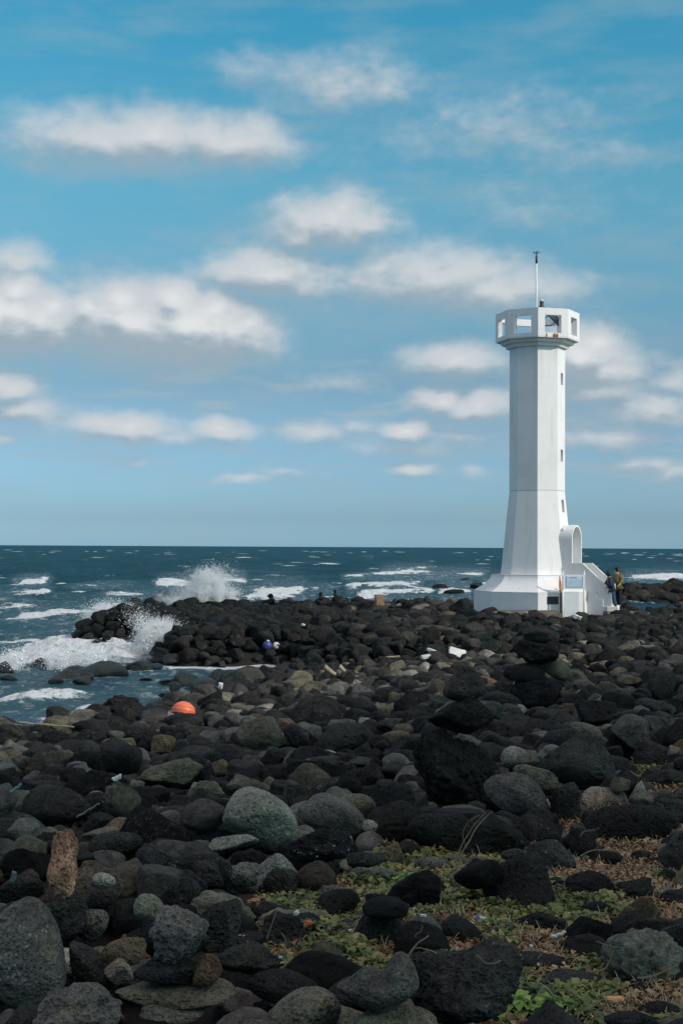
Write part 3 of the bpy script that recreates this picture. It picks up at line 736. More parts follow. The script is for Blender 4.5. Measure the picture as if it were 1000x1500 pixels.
#PART2
# ------------------------------------------------------------------ sea
rows = 640; inv = np.linspace(1 / 27.0, 1 / 9000.0, rows); D = 1 / inv
D[-1] = 30000
colsT = np.concatenate([np.linspace(-1.6, -.30, 14)[:-1], np.linspace(-.30, .30, 760), np.linspace(.30, 1.6, 14)[1:]])
TT, DD = np.meshgrid(colsT, D)
X = TT * DD; Y = DD
dD = np.gradient(D)[:, None] * np.ones_like(X); dX = .6 / 760 * DD
Zs = np.zeros_like(X); gxw = np.zeros_like(X)
r2 = np.random.default_rng(21)
depth_amp = .28 + .72 * sstep(40, 70, Y + .6 * np.minimum(0, X + 4) * -1)       # sheltered water close to the beach is calmer
comps = [(26, .20), (19, .15), (14, .12), (9.5, .10), (7, .075), (5.2, .06), (3.9, .05), (2.9, .038), (2.2, .030), (1.6, .022), (1.15, .016), (.8, .011), (.55, .007)]
for lam, A in comps:
    for rep in range(3):
        an = R(-72) + r2.normal(0, .35 if lam > 8 else .7); kx, ky = math.cos(an), math.sin(an); ph = r2.uniform(0, 6.28)
        l = lam * r2.uniform(.85, 1.15)
        w = sstep(.55, .22, dD / l * abs(ky) + dX / l * abs(kx))
        q_ = (X * kx + Y * ky) * 2 * math.pi / l + ph + 1.2 * noise2(X, Y, lam * 2.2, rep + lam, 1)
        Zs += w * depth_amp * A * .62 * ((1 - np.abs(np.sin(q_ / 2))) * 2 - .73)
# breaking seas: (x0, y0, x1, y1, half thickness px, crest height m, foam amount, lee foam px)
BRK = [(-20, 1031, 128, 1014, 7, .32, 1.0, 3), (105, 1048, 150, 1040, 5, .16, .75, 2), (-10, 968, 225, 962, 12, .45, 1.1, 6), (60, 945, 130, 932, 9, .2, .85, 6), (130, 950, 232, 935, 13, .3, .9, 4), (-10, 872, 78, 868, 4, .30, .8, 2),
       (18, 856, 78, 851, 2.4, .22, .95, 2), (95, 861, 205, 858, 2, .18, .7, 1), (225, 857, 280, 855, 3.5, .35, .95, 2), (300, 853, 364, 852, 4, .4, 1.05, 3), (350, 876, 455, 868, 6, .35, .9, 5), (60, 902, 185, 905, 7, .2, .65, 5), (120, 893, 190, 889, 6, .2, .7, 3),
       (0, 920, 60, 922, 3, .12, .5, 2), (20, 940, 110, 942, 4, .15, .6, 3), (505, 862, 530, 860, 4, .15, .75, 2), (535, 861, 618, 857, 5, .4, 1.1, 3), (500, 847, 560, 843, 2, .2, .65, 1), (555, 840, 640, 838, 3.4, .4, .95, 2), (610, 845, 720, 841, 2.2, .3, .9, 2), (640, 868, 694, 866, 5, .2, .9, 5),
       (570, 868, 640, 868, 3, .15, .6, 3), (880, 876, 925, 874, 2.0, .2, .6, 1), (905, 848, 1020, 848, 3, .3, .8, 3), (730, 843, 740, 843, 2, .1, .6, 1), (940, 844, 1010, 846, 3, .3, .9, 2), (420, 866, 500, 868, 3, .1, .5, 3), (-5, 1008, 60, 1004, 3, .08, .45, 2), (235, 1020, 300, 1016, 2, .05, .35, 1), (150, 984, 330, 982, 3, .05, .45, 2),
       (330, 990, 450, 984, 2.5, .05, .4, 2), (230, 846, 360, 843, 1.6, .15, .45, 1), (0, 1050, 160, 1056, 3, .05, .4, 2), (180, 1046, 260, 1038, 2.5, .04, .45, 2), (-10, 912, 150, 900, 5, .15, .8, 6), (30, 952, 150, 946, 8, .15, .95, 6), (-20, 942, 70, 936, 4, .1, .7, 5), (-20, 890, 60, 886, 2.5, .15, .6, 3), (700, 858, 740, 856, 3, .1, .8, 3), (520, 872, 600, 868, 3, .1, .7, 3), (140, 878, 240, 872, 3, .15, .6, 3)]
PXs = CX + TT * F; PYs = HY + (PXs - CX) * ROLL + CZ / DD * F          # where each water vertex lies on the photograph
nA = noise2(X, Y, 1.1, 31, 4); nB = noise2(X * .5, Y * .18, 1.6, 32, 4); nC = noise2(X, Y, .35, 33, 3)
foam = np.zeros_like(X); soft = np.zeros_like(X)
for x0, y0, x1, y1, th, ch, fa, lee in BRK:
    m = (PXs > min(x0, x1) - 40) & (PXs < max(x0, x1) + 40) & (np.abs(PYs - (y0 + y1) / 2) < abs(y0 - y1) / 2 + th * 4 + lee * 9 + 4)
    if not m.any(): continue
    t = (PXs[m] - x0) / (x1 - x0 + 1e-6); tc = np.clip(t, 0, 1)
    yc = y0 + (y1 - y0) * tc + th * .7 * nA[m] * 1.2
    th = th * (.30 + .75 * np.sqrt(np.clip(np.sin(np.pi * np.clip(t, 0, 1)), 0, 1))) * (1 + .5 * nB[m])
    endf = sstep(-.12, .22, t + .12 * nA[m]) * sstep(1.12, .78, t + .12 * nA[m])
    dy = (PYs[m] - yc)
    prof = np.where(dy > 0, np.exp(-(dy / (th * .75)) ** 2), np.exp(-(dy / (th * .9)) ** 2))
    Zs[m] += ch * .75 * endf * np.clip(np.sin(np.pi * tc), 0, 1) ** .8 * sstep(260, 90, Y[m]) * np.exp(-(dy / (th * 1.1)) ** 2) * (1 + .5 * nA[m] + .35 * nC[m])
    foam[m] = np.maximum(foam[m], fa * endf * prof)
    soft[m] = np.maximum(soft[m], 1.05 * fa * endf * np.exp(-(dy / (th + lee * 3)) ** 2))
# open-water whitecaps
for _ in range(300):
    d = 1 / r2.uniform(1 / 1500, 1 / 75.0) if _ % 3 else r2.uniform(80, 1200)
    x = r2.uniform(-.26, .26) * d; w = r2.uniform(.35, 1.5) * (1 + d / 350); dd_ = np.maximum(.22, w * .22)
    j = np.searchsorted(D, d); j0, j1 = max(0, j - 14), min(rows, j + 14)
    i = np.searchsorted(colsT, x / d); hw = int(w * 3 / d / (.6 / 760)) + 3
    sl = (slice(j0, j1), slice(max(0, i - hw), i + hw))
    lw = np.maximum(dd_, dD[sl] * .55)
    v = np.exp(-((X[sl] - x) / w) ** 2 - ((Y[sl] - d + .35 * nA[sl]) / lw) ** 2)
    foam[sl] = np.maximum(foam[sl], v * r2.uniform(.5, 1.05)); Zs[sl] += v * .14
# wash round the rocks of the shore
sdw = poly_sd(COAST, X[:360].copy(), Y[:360].copy())
wash = sstep(-2.6, -.2, sdw) * sstep(38, 46, Y[:360]) * .75 + sstep(-.9, 0, sdw) * .35
foam[:360] = np.maximum(foam[:360], wash * (.55 + .9 * nB[:360]))
soft[:360] = np.maximum(soft[:360], sstep(-7, -.5, sdw) * .5 * sstep(40, 50, Y[:360]))
soft = np.maximum(soft, .10 * sstep(140, 45, Y) + .46 * sstep(48, 41, Y))
foam = np.clip(foam * (1 + .55 * nB) + .15 * nC * foam, 0, 1.3)
m, nt, b = new_mat('sea_water'); q = N(nt)
pos = q.n('ShaderNodeNewGeometry').outputs['Position']
fo = q.n('ShaderNodeAttribute', attribute_name='foam').outputs['Fac']; so = q.n('ShaderNodeAttribute', attribute_name='soft').outputs['Fac']
mp = q.n('ShaderNodeMapping'); q.l(pos, mp.inputs[0]); mp.inputs['Scale'].default_value = (1, .5, 1)
lace = q.noise(mp.outputs[0], 2.4, 7, .68, 2.1, .6)
fine = q.noise(pos, 9, 5, .7)
f1 = q.math('MULTIPLY', q.rng(q.math('ADD', fo, q.math('MULTIPLY', q.math('SUBTRACT', lace, .5), 1.5)), .32, .62), q.rng(fo, .06, .22))
f2 = q.math('MULTIPLY', q.rng(lace, .52, .66), q.math('MULTIPLY', so, .62))
ff = q.math('MAXIMUM', f1, f2, clamp=True)
big = q.noise(pos, .09, 4, .6); med = q.noise(mp.outputs[0], .7, 4, .6)
wc = q.mix(q.rng(q.math('ADD', big, q.math('MULTIPLY', med, .6)), .55, 1.05), (.005, .050, .078, 1), (.014, .088, .122, 1))
green = q.mix(q.math('MULTIPLY', so, .55), wc, (.095, .18, .205, 1))
q.l(q.mix(ff, green, (.78, .81, .82, 1)), b.inputs['Base Color'])
q.l(q.math('MULTIPLY_ADD', ff, .6, .22), b.inputs['Roughness']); b.inputs['IOR'].default_value = 1.085
b.inputs['Specular IOR Level'].default_value = .5
w1 = q.noise(pos, 1.1, 6, .65); w2 = q.noise(pos, 4.5, 5, .65)
hgt = q.math('ADD', w1, q.math('MULTIPLY', w2, .35))
nb = q.bump(hgt, 1.0, .55)
nb = q.bump(fine, .5, .04, nb)
q.l(nb, b.inputs['Normal']); b.inputs['Specular IOR Level'].default_value = 0.0
# mirror share of a choppy sea: Fresnel, limited by the slope of the unresolved waves; calmer water inshore mirrors more
gl = q.n('ShaderNodeBsdfGlossy'); gl.inputs['Roughness'].default_value = .20; q.l(nb, gl.inputs['Normal'])
fr = q.n('ShaderNodeFresnel'); fr.inputs['IOR'].default_value = 1.33; q.l(nb, fr.inputs['Normal'])
cap = q.math('MULTIPLY_ADD', so, .62, .075)
fa_ = q.math('MULTIPLY', q.math('MINIMUM', fr.outputs[0], cap), q.math('SUBTRACT', 1.0, ff))
mx = q.n('ShaderNodeMixShader'); q.l(fa_, mx.inputs[0]); q.l(b.outputs[0], mx.inputs[1]); q.l(gl.outputs[0], mx.inputs[2]); q.l(mx.outputs[0], nt.nodes['Material Output'].inputs[0])
nr_, nc_ = X.shape; idx = np.arange(nr_ * nc_).reshape(nr_, nc_)
f4 = np.stack([idx[:-1, :-1].ravel(), idx[:-1, 1:].ravel(), idx[1:, 1:].ravel(), idx[1:, :-1].ravel()], 1)
me = np_mesh('sea', np.stack([X.ravel(), Y.ravel(), Zs.ravel()], 1), f4, m, True, 4)
for nm, arr in (('foam', foam), ('soft', soft)):
    a = me.attributes.new(nm, 'FLOAT', 'POINT'); a.data.foreach_set('value', arr.ravel().astype(np.float32))
tag(obj('sea', me), kind='structure')
print('sea', time.time() - T0)
SEA_DONE = True

# spray: clouds of real droplets thrown up by the breakers
M_SPRAY, nt, b = new_mat('spray_water'); b.inputs['Base Color'].default_value = (.85, .87, .88, 1); b.inputs['Roughness'].default_value = .5
b.inputs['Subsurface Weight'].default_value = 0
OCT = np.array([(1, 0, 0), (-1, 0, 0), (0, 1, 0), (0, -1, 0), (0, 0, 1), (0, 0, -1)], float)
OF = np.array([(0, 2, 4), (2, 1, 4), (1, 3, 4), (3, 0, 4), (2, 0, 5), (1, 2, 5), (3, 1, 5), (0, 3, 5)])
def drops(name, P, rad, label):
    n = len(P); V = (OCT[None] * rad[:, None, None] + P[:, None, :]).reshape(-1, 3)
    Fc = (OF[None] + (np.arange(n) * 6)[:, None, None]).reshape(-1, 3)
    tag(obj(name, np_mesh(name, V, Fc, M_SPRAY, True)), label, 'spray', kind='stuff')
def plume(jets, d, n, seed):
    r = np.random.default_rng(seed); out = []; rd = []
    W = np.array([j[5] for j in jets], float); W /= W.sum()
    for (bx, by, tx, ty, sp, w_), wt in zip(jets, W):
        k = int(n * wt); t = r.beta(1.0, 1.7, k)
        px = bx + (tx - bx) * t + r.normal(0, 1, k) * sp * (.35 + 1.0 * t); py = by + (ty - by) * t + r.normal(0, 1, k) * sp * .55
        nz = noise2(px, py, 9.0, seed, 3); keep = nz > -.28 + r.normal(0, .12, k) - (1 - t) * .25
        px, py, t = px[keep], py[keep], t[keep]
        dd = d + r.normal(0, .5, len(px))
        u = (px - CX) / F; v = (HY + (px - CX) * ROLL - py) / F
        out.append(np.stack([u * dd, dd, CZ + v * dd], 1)); rd.append(np.exp(r.normal(math.log(.0065), .55, len(px))) * (1.25 - .6 * t))
    return np.vstack(out), np.concatenate(rd)
P, rd = plume([(222, 965, 228, 908, 9, 3), (205, 970, 214, 925, 8, 2), (236, 955, 244, 905, 6, 2), (190, 972, 196, 945, 10, 1.6), (225, 935, 262, 915, 14, .5), (160, 975, 165, 955, 12, 1), (215, 930, 200, 890, 12, .35)], 48.5, 120000, 5)
drops('spray', P, rd, 'tall burst of white spray against the tip of the headland')
P, rd = plume([(300, 880, 305, 835, 11, 3), (285, 885, 280, 855, 14, 2), (322, 880, 322, 835, 9, 1.6), (262, 888, 255, 878, 9, 1.2), (300, 850, 330, 830, 14, .5), (340, 878, 345, 860, 8, .5)], 73, 100000, 6)
drops('spray', P, rd, 'wide veil of white spray rising behind the headland')
P, rd = plume([(150, 905, 165, 883, 12, 1.3), (135, 915, 150, 895, 14, 1.0), (178, 900, 185, 884, 8, .7)], 62, 30000, 8)
drops('spray', P, rd, 'low thin spray drifting over the outermost rocks')
P, rd = plume([(20, 975, 30, 955, 14, 1), (90, 975, 100, 962, 20, 1.2), (76, 975, 78, 952, 6, .4), (140, 975, 130, 962, 20, 1), (8, 975, 4, 962, 10, .5)], 43.5, 26000, 9)
drops('spray', P, rd, 'row of small white splashes over the low reef stones')

# fine mist in the bursts: real volumes of suspended water
def mist(px, py, w, h, dp, d, dens, seed, label, tilt=0.0, low=.0):
    m = bpy.data.materials.new('water_mist'); m.use_nodes = True; nt = m.node_tree; nt.nodes.remove(nt.nodes['Principled BSDF']); q = N(nt)
    pv = q.n('ShaderNodeVolumePrincipled'); q.l(pv.outputs[0], nt.nodes['Material Output'].inputs['Volume']); pv.inputs['Color'].default_value = (.97, .98, .98, 1); pv.inputs['Anisotropy'].default_value = .2
    oc = q.n('ShaderNodeTexCoord').outputs['Object']; ln_ = q.vmath('LENGTH', oc)
    ns = q.noise(q.vmath('ADD', q.vmath('MULTIPLY', oc, (w / 40, .8, h / 30)), (seed, 0, 0)), 1.6, 6, .68)
    fall = q.math('SUBTRACT', 1.0, ln_)
    v = q.math('SUBTRACT', q.math('ADD', fall, q.math('MULTIPLY', q.math('SUBTRACT', ns, .5), 3.0)), .18)
    edge = q.rng(ln_, 1.0, .75)
    q.l(q.math('MULTIPLY', q.math('MULTIPLY', q.rng(v, 0.0, .8), dens), edge), pv.inputs['Density'])
    bm = bmesh.new(); bmesh.ops.create_icosphere(bm, subdivisions=4, radius=1.0); o = bobj('spray_mist', bm, m, None, True)
    p = ray(px, py, d); o.location = p; k = d / F; o.scale = (w / 2 * k, dp, h / 2 * k); o.rotation_euler = (0, R(tilt), 0); tag(o, label, 'mist', kind='stuff')
mist(232, 938, 74, 100, 1.0, 48.5, 4.0, 1, 'white mist in the tall burst at the headland tip', 8)
mist(205, 958, 90, 44, 1.2, 49.0, 4.5, 2, 'dense mist at the foot of the tall burst')
mist(302, 862, 96, 78, 1.5, 73.0, 1.5, 3, 'mist in the wide veil of spray behind the headland', 5)
mist(275, 876, 120, 34, 1.5, 73.5, 2.0, 4, 'low mist behind the headland')
mist(150, 900, 96, 42, 1.3, 62.0, 1.3, 5, 'thin mist over the outermost rocks', -20)
mist(110, 964, 260, 30, 1.0, 45.0, 2.6, 6, 'low mist over the reef stones')
# ------------------------------------------------------------------ lighthouse
S57 = 57.0 / F
LX, LY = LH
def face_grid(bm, P, holes, depth=.2, through=None, back=True):
    """quad patch P(u,v)->Vector with rectangular holes cut in it; recesses go in by depth"""
    vs = sorted({0.0, 1.0} | {h[2] for h in holes} | {h[3] for h in holes})
    def quad(a, b_, c, d):
        bm.faces.new([bm.verts.new(x) for x in (a, b_, c, d)])
    nrm = (P(1, 0) - P(0, 0)).cross(P(0, 1) - P(0, 0)).normalized()
    for v0, v1 in zip(vs[:-1], vs[1:]):
        hs = [h for h in holes if h[2] <= v0 + 1e-9 and h[3] >= v1 - 1e-9]
        if not hs:
            quad(P(0, v0), P(1, v0), P(1, v1), P(0, v1)); continue
        u0, u1 = hs[0][0], hs[0][1]
        quad(P(0, v0), P(u0, v0), P(u0, v1), P(0, v1)); quad(P(u1, v0), P(1, v0), P(1, v1), P(u1, v1))
    for u0, u1, v0, v1 in holes:
        o = [P(u0, v0), P(u1, v0), P(u1, v1), P(u0, v1)]
        i = [through(u0, v0), through(u1, v0), through(u1, v1), through(u0, v1)] if through else [x - nrm * depth for x in o]
        for k in range(4): quad(o[k], o[(k + 1) % 4], i[(k + 1) % 4], i[k])
        if back and not through: quad(*i)
def ovec(Rr, k, z, off=0.0):
    th = R(-6.8 + 45 * k); return Vector((Rr * math.sin(th), -Rr * math.cos(th), z))
def octo(bm, prof, holes={}, depth=.2):
    """stack of octagonal frusta; faces k between vertex k and k+1; holes[(level,k)]"""
    for L, ((r0, z0), (r1, z1)) in enumerate(zip(prof[:-1], prof[1:])):
        for k in range(8):
            def P(u, v, r0=r0, z0=z0, r1=r1, z1=z1, k=k):
                return (ovec(r0, k, z0).lerp(ovec(r0, k + 1, z0), u)).lerp(ovec(r1, k, z1).lerp(ovec(r1, k + 1, z1), u), v)
            face_grid(bm, P, holes.get((L, k), []), depth)
    for r_, z_ in (prof[0], prof[-1]):
        bm.faces.new([bm.verts.new(ovec(r_, k, z_)) for k in range(8)])
    bmesh.ops.remove_doubles(bm, verts=bm.verts[:], dist=.0005)
def box(bm, x0, x1, y0, y1, z0, z1, M=None, bev=0.0):
    r = bmesh.ops.create_cube(bm, size=1.0); vs = r['verts']
    for v in vs: v.co = Vector((x0 + (x1 - x0) * (v.co.x + .5), y0 + (y1 - y0) * (v.co.y + .5), z0 + (z1 - z0) * (v.co.z + .5)))
    if bev:
        es = list({e for v in vs for e in v.link_edges}); rr = bmesh.ops.bevel(bm, geom=es, offset=bev, segments=2, affect='EDGES', profile=.6); vs = list({v for f in rr['faces'] for v in f.verts} | {v for v in vs if v.is_valid})
    if M is not None: bmesh.ops.transform(bm, matrix=M, verts=vs)
    return vs
def tube(bm, pts, rad, seg=8, caps=True):
    rad = rad if hasattr(rad, '__len__') else [rad] * len(pts); rings = []
    for i, p in enumerate(pts):
        p = Vector(p); t = (Vector(pts[min(i + 1, len(pts) - 1)]) - Vector(pts[max(i - 1, 0)])).normalized()
        a = t.orthogonal().normalized() if not rings else (prev - t * prev.dot(t)).normalized()
        prev = a; bb = t.cross(a)
        rings.append([bm.verts.new(p + (a * math.cos(6.2832 * k / seg) + bb * math.sin(6.2832 * k / seg)) * rad[i]) for k in range(seg)])
    for r0, r1 in zip(rings[:-1], rings[1:]):
        for k in range(seg): bm.faces.new((r0[k], r0[(k + 1) % seg], r1[(k + 1) % seg], r1[k]))
    if caps: bm.faces.new(rings[0][::-1]); bm.faces.new(rings[-1])
def zat(py, d): return CZ + (HY - py) * d / F
lt = empty('lighthouse', (LX, LY, 0)); tag(lt, 'white eight-sided lighthouse tower with open gallery on a flared plinth', 'lighthouse')
# the plinth; face 0 looks at the camera (normal 15.7 deg), face 1 looks right
bm = bmesh.new(); octo(bm, [(2.51, .3), (2.51, 2.087)]); pl = bobj('plinth', bm, M_WHITE, lt)
prof = [(2.51 + .012, 2.088)]
for k in range(9):
    t = k / 8; prof.append((2.50 - .69 * (1 - (1 - t) ** 1.7) * 1.0, 2.10 + .62 * t))
prof.append((1.80, 2.745))
bm = bmesh.new(); octo(bm, prof); bobj('skirt', bm, M_WHITE, lt)
def zf(py): return 3.8 + (801 - py) * S57
z_t0, z_t1 = 2.747, 6.07
vv = (zf(740) - z_t0) / (z_t1 - z_t0)
bm = bmesh.new(); octo(bm, [(1.435, z_t0), (1.10, z_t1)], {(0, 1): [(.42, .72, vv - .075, vv + .075)]}, .22); bobj('lower_shaft', bm, M_WHITE, lt)
bm = bmesh.new(); octo(bm, [(1.105, z_t1 + .012), (1.105, 11.79)], {(0, 1): [(.42, .72, (zf(667) - z_t1) / 5.72 - .042, (zf(667) - z_t1) / 5.72 + .042), (.42, .72, (zf(555) - z_t1) / 5.72 - .042, (zf(555) - z_t1) / 5.72 + .042)]}, .22)
bobj('upper_shaft', bm, M_WHITE, lt)
bm = bmesh.new(); octo(bm, [(1.085, z_t1 - .02), (1.085, z_t1 + .03)]); bobj('joint_band', bm, M_CONC, lt)
bm = bmesh.new(); octo(bm, [(1.24, 11.78), (1.29, 11.93)]); bobj('cornice', bm, M_WHITE, lt)
bm = bmesh.new(); octo(bm, [(1.44, 11.925), (1.49, 12.09)]); bobj('cornice', bm, M_WHITE, lt)
# gallery: outer and inner skin joined by the reveals of the openings
bm = bmesh.new(); Ro, Ri, g0, g1 = 1.67, 1.50, 12.085, 13.20
for k in range(8):
    def Po(u, v, k=k): return ovec(Ro, k, g0 + (g1 - g0) * v).lerp(ovec(Ro, k + 1, g0 + (g1 - g0) * v), u)
    def Pi(u, v, k=k): return ovec(Ri, k, g0 + (g1 - g0) * v).lerp(ovec(Ri, k + 1, g0 + (g1 - g0) * v), u)
    H = [(.23, .77, .13, .76)]
    face_grid(bm, Po, H, through=Pi)
    face_grid(bm, lambda u, v, Pi=Pi: Pi(u, v), H, through=lambda u, v, Pi=Pi: Pi(u, v))
    bm.faces.new([bm.verts.new(x) for x in (Po(0, 1), Po(1, 1), Pi(1, 1), Pi(0, 1))])
bmesh.ops.dissolve_degenerate(bm, dist=1e-5, edges=bm.edges[:]); bmesh.ops.remove_doubles(bm, verts=bm.verts[:], dist=.0005)
ga = bobj('gallery', bm, M_WHITE, lt)
bm = bmesh.new(); octo(bm, [(1.66, 12.05), (1.66, 12.13)]); bobj('gallery_floor', bm, M_WHITE, lt)
for k, (u, w_) in enumerate([(.55, .09), (.63, .05), (.28, .03)]):
    bm = bmesh.new(); p = ovec(Ro + .001, 0, 12.16).lerp(ovec(Ro + .001, 1, 12.16), u)
    ang = R(15.7)
    Mx = Matrix.Translation(p) @ Matrix.Rotation(ang, 4, 'Z')
    rr = np.random.default_rng(k); pts = [Vector(((i / 11 * 2 - 1) * w_, -.006, (.02 + .06 * rr.random()) * (1 - abs(i / 11 * 2 - 1)) + .0)) for i in range(12)]
    lo = [Vector((q_.x * .7, -.006, -.075 - .05 * rr.random())) for q_ in pts]
    bk = [v + Vector((0, .005, 0)) for v in pts]
    A = [bm.verts.new(Mx @ v) for v in pts]; B = [bm.verts.new(Mx @ v) for v in lo]
    for i in range(11): bm.faces.new((A[i], A[i + 1], B[i + 1], B[i]))
    bobj('rust_stain', bm, M_RUST, lt)
# arch porch and stair, axis e (outwards) and n (towards the camera side)
ph = R(60.7); ex, ey = math.sin(ph), -math.cos(ph); 
SM = Matrix(((ex, -ey * -1 if False else ey, 0, 0), (ey, -ex, 0, 0), (0, 0, 1, 0), (0, 0, 0, 1)))
# local frame: +X outwards, +Y = side facing the camera
SM = Matrix(((ex, -math.sin(R(29.3)), 0, 0), (ey, -math.cos(R(29.3)), 0, 0), (0, 0, 1, 0), (0, 0, 0, 1)))
def arch(bm, x0, x1, hw, thick, z0, z1):
    """barrel with round head between x0 and x1"""
    def ring(h, zt):
        pts = [(h, z0)]; zc_ = zt - h
        for k in range(17):
            a = math.pi * k / 16; pts.append((h * math.cos(a), zc_ + h * math.sin(a)))
        pts.append((-h, z0)); return pts
    O, I = ring(hw, z1), ring(hw - thick, z1 - thick)
    def vs(pts, x): return [bm.verts.new(SM @ Vector((x, p[0], p[1]))) for p in pts]
    o0, o1, i0, i1 = vs(O, x0), vs(O, x1), vs(I, x0), vs(I, x1)
    for k in range(len(O) - 1):
        bm.faces.new((o0[k], o0[k + 1], o1[k + 1], o1[k])); bm.faces.new((i0[k], i1[k], i1[k + 1], i0[k + 1])); bm.faces.new((o1[k], o1[k + 1], i1[k + 1], i1[k]))
bm = bmesh.new(); arch(bm, .9, 1.68, .56, .07, 2.70, 4.71); ar = bobj('porch', bm, M_WHITE, lt)
for p in ar.data.polygons: p.use_smooth = False
bm = bmesh.new(); vs_ = box(bm, 1.27, 1.30, -.47, .47, 2.72, 4.6, SM); bobj('door', bm, M_WHITE2, lt)
def side_prism(bm, poly, y0, y1):
    A = [bm.verts.new(SM @ Vector((x, y0, z))) for x, z in poly]; B = [bm.verts.new(SM @ Vector((x, y1, z))) for x, z in poly]
    bm.faces.new(A); bm.faces.new(B[::-1])
    for k in range(len(poly)): bm.faces.new((A[k], A[(k + 1) % len(poly)], B[(k + 1) % len(poly)], B[k]))
for y0, y1 in ((.50, .60), (-.60, -.50)):
    bm = bmesh.new(); side_prism(bm, [(1.55, .5), (1.55, 3.21), (2.12, 3.21), ((3.30, 2.17) if y0 > 0 else (3.05, 2.39)), ((3.30, .5) if y0 > 0 else (3.05, .5))], y0, y1); bobj('parapet', bm, M_WHITE, lt)
bm = bmesh.new(); prof_ = [(1.3, .45), (1.3, 2.70), (2.13, 2.70)]
x = 2.13; z = 2.70
while x < 3.05:
    z -= .283; prof_.append((x, z)); x += .28; prof_.append((x, z))
prof_.append((x, .45)); side_prism(bm, prof_, -.497, .497); bobj('steps', bm, M_WHITE, lt)
bm = bmesh.new(); side_prism(bm, [(1.60, .4), (1.60, 2.11), (2.69, 2.11), (2.69, 1.82), (2.96, 1.82), (2.96, 1.55), (3.26, 1.55), (3.26, .4)], .603, .632); bobj('stair_string', bm, M_WHITE, lt)
# louvre and rusty pipe on the face that looks at the camera
def on_face(Rr, k, u, z, out=0.0):
    p = ovec(Rr, k, z).lerp(ovec(Rr, k + 1, z), u); a = R(-6.8 + 45 * k + 22.5); return p + Vector((math.sin(a), -math.cos(a), 0)) * out
A0 = R(15.7)
def face_box(name, u0, u1, z0, z1, t, mat, parent=lt, out=0.0):
    bm = bmesh.new(); p = on_face(2.51, 0, (u0 + u1) / 2, 0, out); w_ = (u1 - u0) * 2 * 2.51 * math.sin(R(22.5))
    box(bm, -w_ / 2, w_ / 2, -t, 0, z0, z1, Matrix.Translation(p) @ Matrix.Rotation(A0, 4, 'Z')); return bobj(name, bm, mat, parent)
def uof(px, Rr=2.51): # fraction across face 0 of the plinth for a pixel column
    a, b_ = ovec(Rr, 0, 0), ovec(Rr, 1, 0); t = (px - CX) / F
    # (LX+ax+(bx-ax)u) = t*(LY+ay+(by-ay)u)
    return (t * (LY + a.y) - LX - a.x) / ((b_.x - a.x) - t * (b_.y - a.y))
d0 = LY - 2.35
vent = face_box('louvre', uof(801), uof(817.5), zat(883.5, d0), zat(872, d0), .012, M_VENT)
for k in range(6):
    z = zat(883.5, d0) + (k + .6) * .045; face_box('louvre_blade', uof(801.6), uof(817), z, z + .016, .016, M_METAL, vent, .008)
face_box('rusty_pipe', uof(820.2), uof(823.2), 1.1, zat(866, d0), .05, M_RUSTP)
bm = bmesh.new(); rr = np.random.default_rng(4); L_, Rr_ = [], []
for k in range(13):
    t = k / 12; z = zat(866, d0) + (zat(842, d0) - zat(866, d0)) * t - .02; hw_ = (.015 + .022 * math.sin(math.pi * min(1, t * 1.1)) * rr.uniform(.8, 1.2)) * .9
    rs = 2.51 - .70 * (1 - (1 - np.clip((z - 2.10) / .62, 0, 1)) ** 1.7) if z > 2.1 else 2.51; cx_ = uof(820.6 - 1.2 * t, rs)
    L_.append(bm.verts.new(on_face(rs, 0, cx_ - hw_, z, .012))); Rr_.append(bm.verts.new(on_face(rs, 0, cx_ + hw_, z, .012)))
for k in range(12): bm.faces.new((L_[k], Rr_[k], Rr_[k + 1], L_[k + 1]))
bobj('rust_stain', bm, M_RUST, lt)
bm = bmesh.new(); octo(bm, [(1.813, 2.722), (1.813, 2.737)]); bobj('rust_line', bm, simple('rust_line', (.50, .36, .24), .8), lt)
# mast, lamp, solar panel: equipment that belongs to the tower
bm = bmesh.new(); mxx = (784.3 - CX) / F * 55.65 - LX; tube(bm, [(mxx, -1.40, 12.1), (mxx, -1.40, 14.99)], .035, 10); ms = bobj('mast', bm, M_WHITE2, lt, True)
bm = bmesh.new(); tube(bm, [(mxx, -1.40, 14.97), (mxx, -1.40, 15.28)], .045, 8); tube(bm, [(mxx, -1.40, 15.25), (mxx, -1.40, 15.47)], .018, 6)
for a in range(5): 
    an = a * 1.2566; tube(bm, [(mxx, -1.40, 15.36), (mxx + .17 * math.cos(an), -1.40 + .17 * math.sin(an), 15.42)], .011, 5)
bobj('wind_sensor', bm, M_METAL, ms, True)
bm = bmesh.new(); px_ = .20; tube(bm, [(px_, 0, 12.1), (px_, 0, 13.25)], .085, 12); bobj('lamp_post', bm, M_RUSTP, lt, True)
bm = bmesh.new(); lx_ = .10
tube(bm, [(lx_, -.5, 12.1), (lx_, -.5, 13.30), (lx_, -.5, 13.32), (lx_, -.5, 13.46), (lx_, -.5, 13.47), (lx_, -.5, 13.60), (lx_, -.5, 13.61)], [.05, .05, .14, .10, .075, .075, .11], 12)
tube(bm, [(lx_ + .02, -.45, 13.25), (lx_ + .30, -.40, 13.33)], .03, 6); tube(bm, [(lx_ - .02, -.45, 13.25), (lx_ - .28, -.52, 13.35)], .035, 6)
la = bobj('beacon_lamp', bm, M_METAL, lt, True)
bm = bmesh.new(); tube(bm, [(lx_, -.5, 13.60), (lx_, -.5, 13.68), (lx_, -.5, 13.74)], [.075, .07, .02], 12); bobj('lamp_lens', bm, simple('lens', (.5, .52, .5), .2, .5), la, True)
